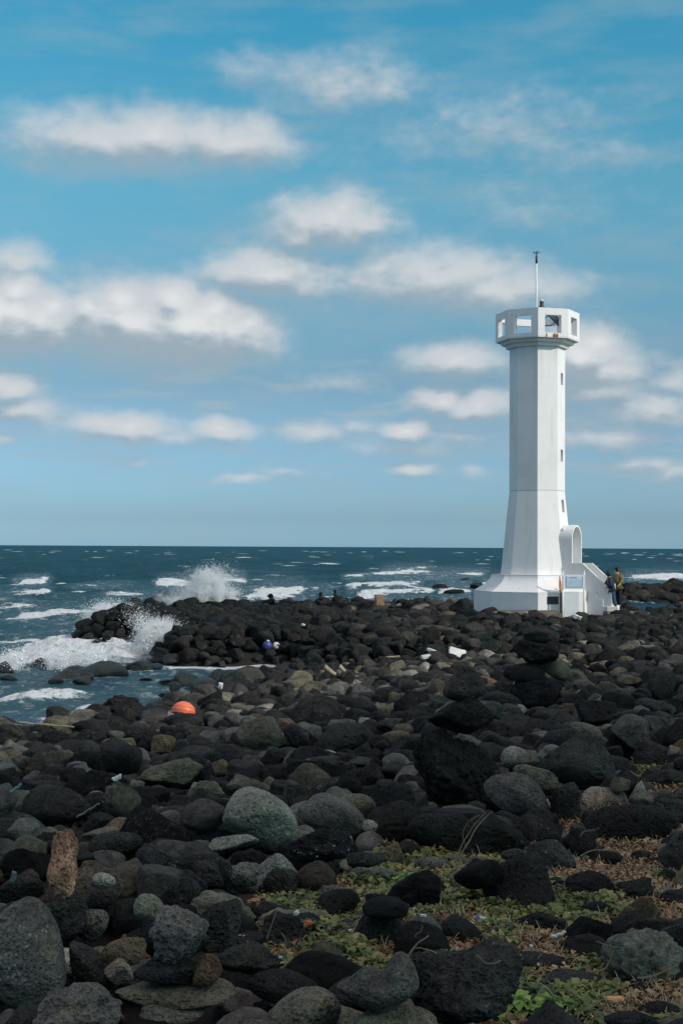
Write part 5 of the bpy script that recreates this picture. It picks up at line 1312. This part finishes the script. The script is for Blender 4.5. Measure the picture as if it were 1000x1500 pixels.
def leaf_obj(name, P, ln, wd, dirs, tilt, shade, mat, label, cat, kind=None, cup=.3, group=None, parent=None):
    V, Fc = leaves(P, ln, wd, dirs, tilt, None, cup); me = np_mesh(name, V, Fc, mat, True, 4)
    a = me.attributes.new('shade', 'FLOAT', 'POINT'); a.data.foreach_set('value', np.repeat(shade, 15).astype(np.float32))
    o = obj(name, me, parent); 
    if parent is None: tag(o, label, cat, group, kind)
    return o
rv = np.random.default_rng(77)
vx0, vx1 = VEG[:, 0].min(), VEG[:, 0].max(); vy0, vy1 = VEG[:, 1].min(), min(VEG[:, 1].max(), 34)
def scatter(n, dens):
    # samples weighted so that the density on the picture stays even
    y = 1 / rv.uniform(1 / vy1, 1 / max(4.0, vy0), n * 3); x = rv.uniform(-.05, .30, n * 3) * y
    m = (vegd(x, y) > -.12 + .2 * noise2(x, y, .35, 55)) & (rv.random(n * 3) < dens(x, y)); return x[m][:n], y[m][:n]
def surf_z(x, y):
    i = np.clip(((x - HX0) / CS).astype(int), 0, len(hxs) - 1); j = np.clip(((y - HY0) / CS).astype(int), 0, len(hys) - 1); return G(x, y), HM[j, i]
def greenness(x, y):
    px, py = topx(x, y, G(x, y)); g = noise2(x, y, .55, 61, 3) * 1.1
    g = g - .12
    for cx_, cy_, rx_, ry_, a in [(930, 1330, 90, 60, -.45), (660, 1345, 60, 14, -.5), (640, 1300, 120, 40, .6), (480, 1360, 110, 70, .45), (800, 1480, 130, 50, .5), (740, 1395, 70, 40, .5), (860, 1350, 110, 70, .3), (980, 1080, 80, 90, 1.3), (560, 1265, 60, 30, .4), (960, 1180, 80, 40, -.7), (930, 1250, 120, 50, -.55), (620, 1385, 80, 22, -.8), (700, 1400, 100, 20, -.35), (930, 1460, 120, 60, -.6), (780, 1370, 60, 25, -.3)]:
        g = g + a * np.exp(-((px - cx_) / rx_) ** 2 - ((py - cy_) / ry_) ** 2)
    return g
x, y = scatter(64000, lambda a, b_: sstep(-.25, .25, greenness(a, b_)) * (.55 + .45 * sstep(-.2, .2, noise2(a, b_, .16, 63))))
g_, hm_ = surf_z(x, y); mnd = .025 + .07 * np.clip(noise2(x, y, .4, 64) + .35, 0, 1); ok = hm_ < g_ + .14
x, y, g_, mnd = x[ok], y[ok], g_[ok], mnd[ok]; n = len(x); z = g_ + mnd * rv.uniform(.3, 1.15, n)
ln = rv.uniform(.018, .045, n) * (1 + .04 * y); cl = noise2(x, y, .22, 66)
leaf_obj('leafy_ground_cover', np.stack([x, y, z], 1), ln, ln * rv.uniform(.45, .75, n), rv.uniform(0, 6.28, n), rv.uniform(-.1, 1.0, n), np.clip(.42 + .55 * cl + rv.normal(0, .16, n), 0, 1), M_LEAF, 'low green leafy ground cover between the stones', 'ground cover', 'stuff')
x, y = scatter(52000, lambda a, b_: sstep(.42, -.1, greenness(a, b_)))
g_, hm_ = surf_z(x, y); ok = hm_ < g_ + .12; x, y, g_ = x[ok], y[ok], g_[ok]; n = len(x); cl = noise2(x, y, .3, 67)
ln = rv.uniform(.015, .04, n) * (1 + .04 * y)
leaf_obj('dry_leaves', np.stack([x, y, g_ + rv.uniform(.005, .06, n)], 1), ln, ln * rv.uniform(.3, .7, n), rv.uniform(0, 6.28, n), rv.uniform(-.3, .8, n), np.clip(.4 + .6 * cl + rv.normal(0, .22, n), 0, 1), M_DRY, 'withered red brown ground cover between the stones', 'dry plants', 'stuff', .5)
x, y = scatter(26000, lambda a, b_: .35 + .65 * sstep(.3, -.3, greenness(a, b_)))
g_, hm_ = surf_z(x, y); ok = hm_ < g_ + .12; x, y, g_ = x[ok], y[ok], g_[ok]; n = len(x)
ln = rv.uniform(.03, .11, n)
leaf_obj('dry_grass', np.stack([x, y, g_ + rv.uniform(.0, .04, n)], 1), ln, np.full(n, .0028) * (1 + .04 * y), rv.uniform(0, 6.28, n), rv.uniform(.1, 1.3, n), rv.uniform(0, 1, n), M_STRAW, 'thin straw coloured grass blades in the leafy bank', 'dry grass', 'stuff', .2)
# plants one can tell apart
def plant(px, py, w, label, mat, nl=46, leafl=.06, name='leafy_plant', hgt=.12, seed=0):
    r = np.random.default_rng(seed + 5); d = ground_hit(px, py, .02); p = ray(px, py, d); rad = w / 2 * d / F
    root = empty(name, (p[0], p[1], float(G(p[0], p[1])) - .01)); tag(root, label, 'plant')
    bm = bmesh.new(); P_, dr, tl, L_ = [], [], [], []
    ns = max(7, nl // 6)
    for s in range(ns):
        a = r.uniform(0, 6.28); rr = rad * math.sqrt(r.uniform(.02, 1)); hx = hgt * r.uniform(.5, 1.1) * (1 - .4 * rr / rad)
        pts = [(0, 0, 0), (rr * .35 * math.cos(a), rr * .35 * math.sin(a), hx * .6), (rr * .85 * math.cos(a), rr * .85 * math.sin(a), hx)]
        tube(bm, pts, [.004, .003, .002], 5)
        for k in range(nl // ns + 1):
            t = r.uniform(.35, 1.0); q0 = Vector(pts[1]).lerp(Vector(pts[2]), max(0, (t - .5) * 2)) if t > .5 else Vector(pts[0]).lerp(Vector(pts[1]), t * 2)
            P_.append(q0[:]); dr.append(a + r.normal(0, 1.1)); tl.append(r.uniform(-.1, .9)); L_.append(leafl * r.uniform(.6, 1.15))
    bobj('stem', bm, M_STEM, root, True); P_ = np.array(P_); L_ = np.array(L_)
    leaf_obj('foliage', P_, L_, L_ * r.uniform(.55, .8, len(L_)), np.array(dr), np.array(tl), np.clip(.5 + r.normal(0, .25, len(L_)), 0, 1), mat, None, None, parent=root)
M_STEM = simple('stem_green', (.07, .10, .03), .6)
for i, a in enumerate([(812, 1492, 86, 'big bright green leafy plant at the lower edge beside the black stone', M_BRIGHT, 150, .07), (752, 1490, 62, 'yellowish green broad-leaved plant beside the large rough boulder', M_BRIGHT, 60, .085),
        (735, 1388, 64, 'grey green plant below the blue-capped bottle', M_LEAF, 120, .05), (598, 1302, 74, 'fresh green plant cushion behind the flat reddish stone', M_BRIGHT, 150, .045), (645, 1296, 40, 'small green plant before the white dusted stone', M_LEAF, 70, .045),
        (812, 1300, 48, 'pale green plant between the ridge-backed and pyramid-shaped stones', M_LEAF, 90, .05), (470, 1385, 58, 'green weed with thin stems below the black oval stone', M_LEAF, 80, .045), (372, 1362, 34, 'bright green weed beside the dark block', M_BRIGHT, 50, .045),
        (392, 1322, 52, 'reddish green weed between the two lumpy grey stones', M_DRY, 70, .05), (855, 1405, 60, 'low green plant in the bank beside the second dark slab', M_LEAF, 110, .045), (972, 1092, 70, 'broad green plant cushion high on the bank beside the dark round stone', M_LEAF, 160, .06), (885, 1458, 60, 'dark green weed by the orange scrap', M_LEAF, 90, .05),
        (986, 1062, 60, 'tall green tuft at the topmost end of the grassy bank', M_BRIGHT, 120, .06), (948, 1128, 50, 'green tuft below the dark round stone on the bank', M_BRIGHT, 90, .05), (985, 1190, 60, 'olive green plant at the edge of the broad black boulder', M_LEAF, 120, .055), (915, 1150, 36, 'small green tuft behind the broad black boulder', M_LEAF, 60, .045), (562, 1322, 40, 'yellow green weed between the black oval and squarish grey stones', M_BRIGHT, 50, .045), (190, 1434, 20, 'tiny green sprout under the pinkish stone', M_BRIGHT, 22, .035), (770, 1252 + 40, 30, 'small weed beside the steep ridge-backed boulder', M_LEAF, 40, .04)]):
    px, py, w, lab, mt, nl, ll = a; plant(px, py, w, lab, mt, nl * 2, ll * .8, hgt=.10 + .04 * (w > 60), seed=i)
# roots and dry stems
M_ROOT = simple('dry_root', (.20, .16, .10), .8, .2, .3, 20)
def root(pts, r0, label, i, name='dry_root', mat=M_ROOT, off=.02):
    d0 = min(onpile(px, py)[1] for px, py in pts); P_ = []
    for px, py in pts: P_.append(Vector(ray(px, py, d0 - .04)))
    rr = np.random.default_rng(i); Q = []
    for a, b_ in zip(P_[:-1], P_[1:]):
        for k in range(6): Q.append(a.lerp(b_, k / 6) + Vector(rr.normal(0, .004, 3)))
    Q.append(P_[-1]); n = len(Q)
    # smooth the polyline
    for _ in range(3): Q = [Q[0]] + [(Q[k - 1] + Q[k] * 2 + Q[k + 1]) / 4 for k in range(1, n - 1)] + [Q[-1]]
    bm = bmesh.new(); tube(bm, [v[:] for v in Q], [r0 * (1 - .6 * k / n) for k in range(n)], 6)
    o = bobj(name, bm, mat, None, True); tag(o, label, 'root')
for i, (pts, r0, lab) in enumerate([([(672, 1258), (685, 1235), (700, 1208), (722, 1186)], .006, 'thickest dry root hanging over the black angular boulder'), ([(668, 1262), (676, 1240), (690, 1212), (712, 1188)], .005, 'thin dry root beside the thickest one on the black boulder'),
        ([(685, 1240), (678, 1222), (684, 1204), (704, 1192)], .004, 'looped thin root on the seaward side of the root bundle'), ([(848, 1252), (862, 1244), (888, 1243), (915, 1248)], .006, 'curved dry stem arching behind the black oval stone'), ([(862, 1420), (885, 1416), (895, 1398), (893, 1380)], .005, 'curved dry stem rising above the long low slab'),
        ([(808, 1376), (822, 1368), (832, 1352), (830, 1340)], .005, 'bent dry stem in front of the specked black stone'), ([(590, 1420), (600, 1400), (612, 1380), (630, 1366)], .005, 'dry stem leaning behind the saddle-shaped stone'), ([(395, 1372), (402, 1350), (410, 1330)], .004, 'thin dry stalk rising before the dark lumpy boulder'),
        ([(418, 1392), (424, 1376), (416, 1362)], .004, 'short dry stalk on the dark lumpy boulder'), ([(700, 1392), (712, 1410), (735, 1402)], .004, 'dry stem between the large rough boulder and the round black one'), ([(800, 1440), (812, 1452), (828, 1462)], .005, 'dry stem by the second dark slab'), ([(934, 1430), (960, 1424), (992, 1408)], .006, 'long dry stem at the edge of the brown grass')]):
    root(pts, r0, lab, i)
for i in range(10):       # short tangled stalks
    px, py = [(700, 1350), (640, 1392), (745, 1330), (900, 1440), (862, 1470), (608, 1372), (930, 1330), (965, 1240), (850, 1222), (905, 1385)][i]
    rr = np.random.default_rng(50 + i); pts = [(px, py)]; a = rr.uniform(0, 3.1)
    for _ in range(3): a += rr.normal(0, .5); pts.append((pts[-1][0] + 12 * math.cos(a), pts[-1][1] - 8 * abs(math.sin(a))))
    place = ['behind the round black boulder with the bottle', 'beside the large rough boulder top', 'behind the specked black stone', 'behind the orange scrap', 'just before the second dark slab', 'next to the saddle-shaped stone', 'beside the edge-cut black stone', 'beside the furthest small black stone', 'beside the broad black boulder', 'beside the small thin dark stone'][i]
    root(pts, .0035, 'tangled dry stalk ' + place, 80 + i)
print('plants', time.time() - T0)
SUN_E = 2.9; SKY_S = .12; EXPO = 0.0; EDGE_H = 45.5
CLOUD_DARK = (2.7, 3.45, 4.0, 1); CLOUD_LIT = (6.5, 6.6, 6.7, 1)
VEILC = (2.6, 3.6, 4.2, 1); BANDC = (3.0, 3.9, 4.4, 1); FARC = (9.6, 9.0, 9.0, 1)
TONE = [(p * .35, tuple(v / 1.2 for v in c)) for p, c in [(0.007, (0.90, 1.56, 2.45)), (0.047, (0.61, 1.02, 1.66)), (0.274, (0.61, 0.83, 0.966)), (0.583, (0.62, 1.28, 1.23)), (0.855, (0.34, 1.36, 1.38)), (1.3, (1.1, 1.0, .95)), (1/.35, (1.35, 1.05, .95))]]
# ------------------------------------------------------------------ sky, clouds and sun
SUN_AZ = R(60); SUN_EL = R(31)
sdv = Vector((math.sin(SUN_AZ) * math.cos(SUN_EL), -math.cos(SUN_AZ) * math.cos(SUN_EL), math.sin(SUN_EL)))
sl = bpy.data.lights.new('sun', 'SUN'); sl.energy = SUN_E; sl.angle = R(.8); sl.color = (1.0, .955, .89)
so_ = link(bpy.data.objects.new('sun', sl)); so_.rotation_euler = sdv.to_track_quat('Z', 'Y').to_euler(); so_.location = (20, -10, 30)
# unseen cumulus, shaped to keep the beach in shade while the tower stands in the sun (shading cloud, up behind the viewer)
hv = Vector((-sdv.y, sdv.x, 0)).normalized(); hv = hv if hv.y > 0 else -hv; uv_ = sdv.cross(hv).normalized()
L_ = 260.0; pc, fcs = ico(6); r3 = np.random.default_rng(5)
lump = 1 + .10 * perlin(pc * 2.3 + 4) + .05 * np.abs(perlin(pc * 5.1 + 9)) + .03 * np.abs(perlin(pc * 11 + 2))
a_, b_, c_ = 44.0, 33.0 * math.sin(SUN_EL), 20.0
se = (np.abs(pc) ** 2.6).sum(1) ** (-1 / 2.6)
cen = Vector((sdv.x, sdv.y, 0)).normalized() * (33.0 - 16.5); hc = cen.dot(hv); cen = cen + hv * (EDGE_H - a_ - hc) + sdv * L_
w_ = pc * (se * lump)[:, None] * np.array([a_, b_, c_])
vv_ = np.array(cen)[None] + w_[:, :1] * np.array(hv)[None] + w_[:, 1:2] * np.array(uv_)[None] + w_[:, 2:] * np.array(sdv)[None]
cm, cnt, cb = new_mat('cloud_white'); cb.inputs['Base Color'].default_value = (.9, .9, .9, 1); cb.inputs['Roughness'].default_value = 1; cb.inputs['Specular IOR Level'].default_value = 0
tag(obj('cloud', np_mesh('cloud', vv_, fcs, cm)), 'unseen cumulus cloud shaped to shade the beach', 'cloud', kind='stuff')
W = bpy.data.worlds.new('World'); C.world = W; W.use_nodes = True; nt = W.node_tree; q = N(nt); bg = nt.nodes['Background']
sky = q.n('ShaderNodeTexSky', sky_type='NISHITA'); sky.sun_disc = False; sky.sun_elevation = SUN_EL
sky.sun_rotation = math.atan2(sdv.x, sdv.y); sky.altitude = 5; sky.air_density = 1.0; sky.dust_density = 1.0; sky.ozone_density = 1.5
dirv = q.n('ShaderNodeTexCoord').outputs['Generated']
sep = q.n('ShaderNodeSeparateXYZ'); q.l(dirv, sep.inputs[0])
az = q.math('ARCTAN2', sep.outputs[0], sep.outputs[1]); el = q.math('ARCSINE', sep.outputs[2])
cmb = q.n('ShaderNodeCombineXYZ'); q.l(az, cmb.inputs[0]); q.l(el, cmb.inputs[1]); P2 = cmb.outputs[0]
# cumulus: each puff = centre and radii on the sky (from its picture position), weight, whiteness
CL = [ # px, py, rx, ry, weight
 (120, 450, 34, 26, 1.15), (180, 440, 40, 30, 1.2), (250, 438, 44, 30, 1.2), (310, 452, 40, 30, 1.15), (360, 475, 30, 22, 1.1), (20, 425, 40, 34, 1.2), (70, 450, 34, 30, 1.1), (500, 300, 34, 24, .9), (455, 318, 30, 22, .85), (535, 325, 30, 24, .85), (870, 500, 34, 26, 1.1),
 (150, 203, 150, 44, .82), (215, 195, 85, 42, .9), (345, 205, 100, 38, .9), (300, 195, 60, 36, .85),
 (490, 120, 120, 50, .54), (560, 128, 66, 46, .52), (350, 95, 60, 30, .38), (750, 190, 170, 60, .40), (690, 175, 100, 44, .38), (910, 210, 50, 30, .36), (840, 200, 90, 44, .34),
 (485, 325, 88, 46, .95), (440, 345, 70, 34, .8), (400, 400, 112, 38, .95), (350, 400, 70, 30, .8), (640, 405, 130, 46, .95), (720, 425, 130, 36, .8), (560, 420, 90, 30, .7), (800, 430, 80, 30, .55),
 (20, 380, 50, 30, .8), (-10, 455, 100, 62, 1.2), (60, 470, 70, 48, 1.1), (190, 470, 110, 56, 1.2), (280, 478, 115, 56, 1.25), (340, 485, 60, 34, 1.1),
 (10, 566, 50, 28, .85), (30, 600, 60, 22, .75), (235, 545, 60, 18, .5), (190, 622, 66, 22, .95), (150, 618, 50, 15, .75), (320, 628, 50, 15, .9), (460, 632, 46, 18, .7), (250, 640, 120, 16, .5), (360, 702, 36, 10, .6), (200, 675, 60, 10, .4),
 (670, 525, 75, 26, .9), (640, 585, 44, 22, .9), (700, 595, 66, 24, .95), (596, 629, 42, 15, 1.0), (680, 640, 60, 20, .6), (600, 655, 150, 22, .42), (880, 600, 150, 60, .45), (70, 620, 120, 30, .35), (480, 560, 120, 20, .3), (230, 520, 120, 20, .35), (620, 210, 150, 40, .3), (760, 300, 150, 50, .3), (605, 686, 46, 13, .7), (690, 690, 36, 13, .5), (420, 690, 70, 9, .4),
 (850, 520, 62, 48, 1.15), (890, 545, 60, 36, .9), (870, 575, 90, 22, .8), (960, 600, 70, 30, .8), (900, 640, 110, 22, .65), (990, 560, 50, 24, .6), (930, 680, 80, 14, .55), (985, 690, 50, 12, .5), (5, 640, 30, 12, .6), (520, 622, 40, 12, .5)]
grp = bpy.data.node_groups.new('cloud_field', 'ShaderNodeTree')
grp.interface.new_socket('Vector', in_out='INPUT', socket_type='NodeSocketVector'); grp.interface.new_socket('Value', in_out='OUTPUT', socket_type='NodeSocketFloat')
gq = N(grp); gi = gq.n('NodeGroupInput'); go_ = gq.n('NodeGroupOutput'); gv = gi.outputs[0]
w1 = gq.n('ShaderNodeTexNoise'); gq.l(gv, w1.inputs['Vector']); w1.inputs['Scale'].default_value = 34; w1.inputs['Detail'].default_value = 3
warp = gq.vmath('MULTIPLY', gq.vmath('SUBTRACT', w1.outputs['Color'], (.5, .5, .5)), (.022, .012, 0))
gvw = gq.vmath('ADD', gv, warp); acc = None
for px, py, rx, ry, wt in CL:
    u, v = px2dir(px, py); a = math.atan(u); e = math.atan(v * math.cos(a))
    dvec = gq.vmath('MULTIPLY', gq.vmath('SUBTRACT', gvw, (a, e, 0)), (F / rx / 1.34, F / ry / 1.34, 0))
    # flat bottoms: the lower half falls off faster
    l = gq.vmath('LENGTH', dvec)
    t = gq.math('MULTIPLY', gq.math('SUBTRACT', 1.25, l), wt)
    acc = t if acc is None else gq.math('SMOOTH_MAX', acc, t, .22)
gq.l(acc, go_.inputs[0])
def field(vec):
    x = nt.nodes.new('ShaderNodeGroup'); x.node_tree = grp; q.l(vec, x.inputs[0]); f = x.outputs[0]
    mp = q.n('ShaderNodeMapping'); q.l(vec, mp.inputs[0]); mp.inputs['Scale'].default_value = (1, 1.7, 1)
    n1 = q.noise(mp.outputs[0], 24, 3, .5)
    n2 = q.noise(mp.outputs[0], 80, 5, .55)
    t = q.math('ADD', f, q.math('MULTIPLY', q.math('SUBTRACT', n1, .5), .60))
    return q.math('ADD', t, q.math('MULTIPLY', q.math('SUBTRACT', n2, .5), .34))
f0 = field(P2)
f1 = field(q.vmath('ADD', P2, (.0035, .0085, 0)))
f2 = field(q.vmath('ADD', P2, (.007, .020, 0)))
alpha = q.math('MULTIPLY', q.rng(f0, .06, .95), .97)
# light from above: less cloud above this point -> brighter
lit = q.math('ADD', q.math('MULTIPLY', q.math('SUBTRACT', f0, f1), .8), q.math('MULTIPLY', q.math('SUBTRACT', f0, f2), .62))
lit = q.math('ADD', lit, .50); lit = q.math('ADD', lit, q.math('MULTIPLY', q.rng(f0, .55, 1.5), .10))
lit = q.math('MULTIPLY', q.rng(lit, .10, 1.05), q.rng(f0, .85, 1.6, .60, 1.0))
ccol = q.mix(lit, CLOUD_DARK, CLOUD_LIT)
# thin high veil
mpv = q.n('ShaderNodeMapping'); q.l(P2, mpv.inputs[0]); mpv.inputs['Scale'].default_value = (2.2, 9, 1); mpv.inputs['Rotation'].default_value = (0, 0, R(-7))
vs = q.noise(mpv.outputs[0], 4.0, 5, .55); veil = q.math('MULTIPLY', q.rng(vs, .40, .72), .34)
# low cloud bank near the horizon (bands)
mpb = q.n('ShaderNodeMapping'); q.l(P2, mpb.inputs[0]); mpb.inputs['Scale'].default_value = (5, 26, 1)
bn = q.noise(mpb.outputs[0], 3.2, 5, .55)
band = q.math('MULTIPLY', q.math('MULTIPLY', q.rng(bn, .48, .68), q.rng(el, .165, .10)), q.math('MULTIPLY', q.rng(el, .03, .06), .60))
# sky: physical sky, toned towards the picture's blue along the height
r = q.n('ShaderNodeValToRGB'); q.l(q.rng(el, 0.0, 1.2), r.inputs[0]); r.color_ramp.elements[0].color = TONE[0][1] + (1,); r.color_ramp.elements[-1].color = TONE[-1][1] + (1,); r.color_ramp.elements[-1].position = TONE[-1][0]
for p_, c_ in TONE[1:-1]:
    x = r.color_ramp.elements.new(p_); x.color = c_ + (1,)
nt.nodes[-1]
mr = [n_ for n_ in nt.nodes if n_.type == 'MAP_RANGE'][-1]; mr.interpolation_type = 'LINEAR'
base = q.mix(1.0, sky.outputs[0], r.outputs[0], 'MULTIPLY')
sc = q.mix(veil, base, VEILC); sc = q.mix(band, sc, BANDC); sc = q.mix(alpha, sc, ccol)
# overhead, out of view: cloud cover added to brighten and neutralise the ambient light
on = q.noise(dirv, 3.0, 6, .55); far = q.math('MULTIPLY', q.rng(on, .40, .60), q.rng(el, .48, .8))
sc = q.mix(q.math('MULTIPLY', far, .9), sc, FARC)
q.l(sc, bg.inputs[0]); bg.inputs[1].default_value = SKY_S
W.cycles.sampling_method = 'MANUAL'; W.cycles.sample_map_resolution = 512
C.view_settings.view_transform = 'Standard'; C.view_settings.look = 'None'; C.view_settings.exposure = EXPO; C.view_settings.gamma = 1
C.cycles.max_bounces = 5; C.cycles.diffuse_bounces = 2; C.cycles.glossy_bounces = 2; C.cycles.volume_bounces = 2; C.cycles.use_denoising = True
print('done', time.time() - T0)
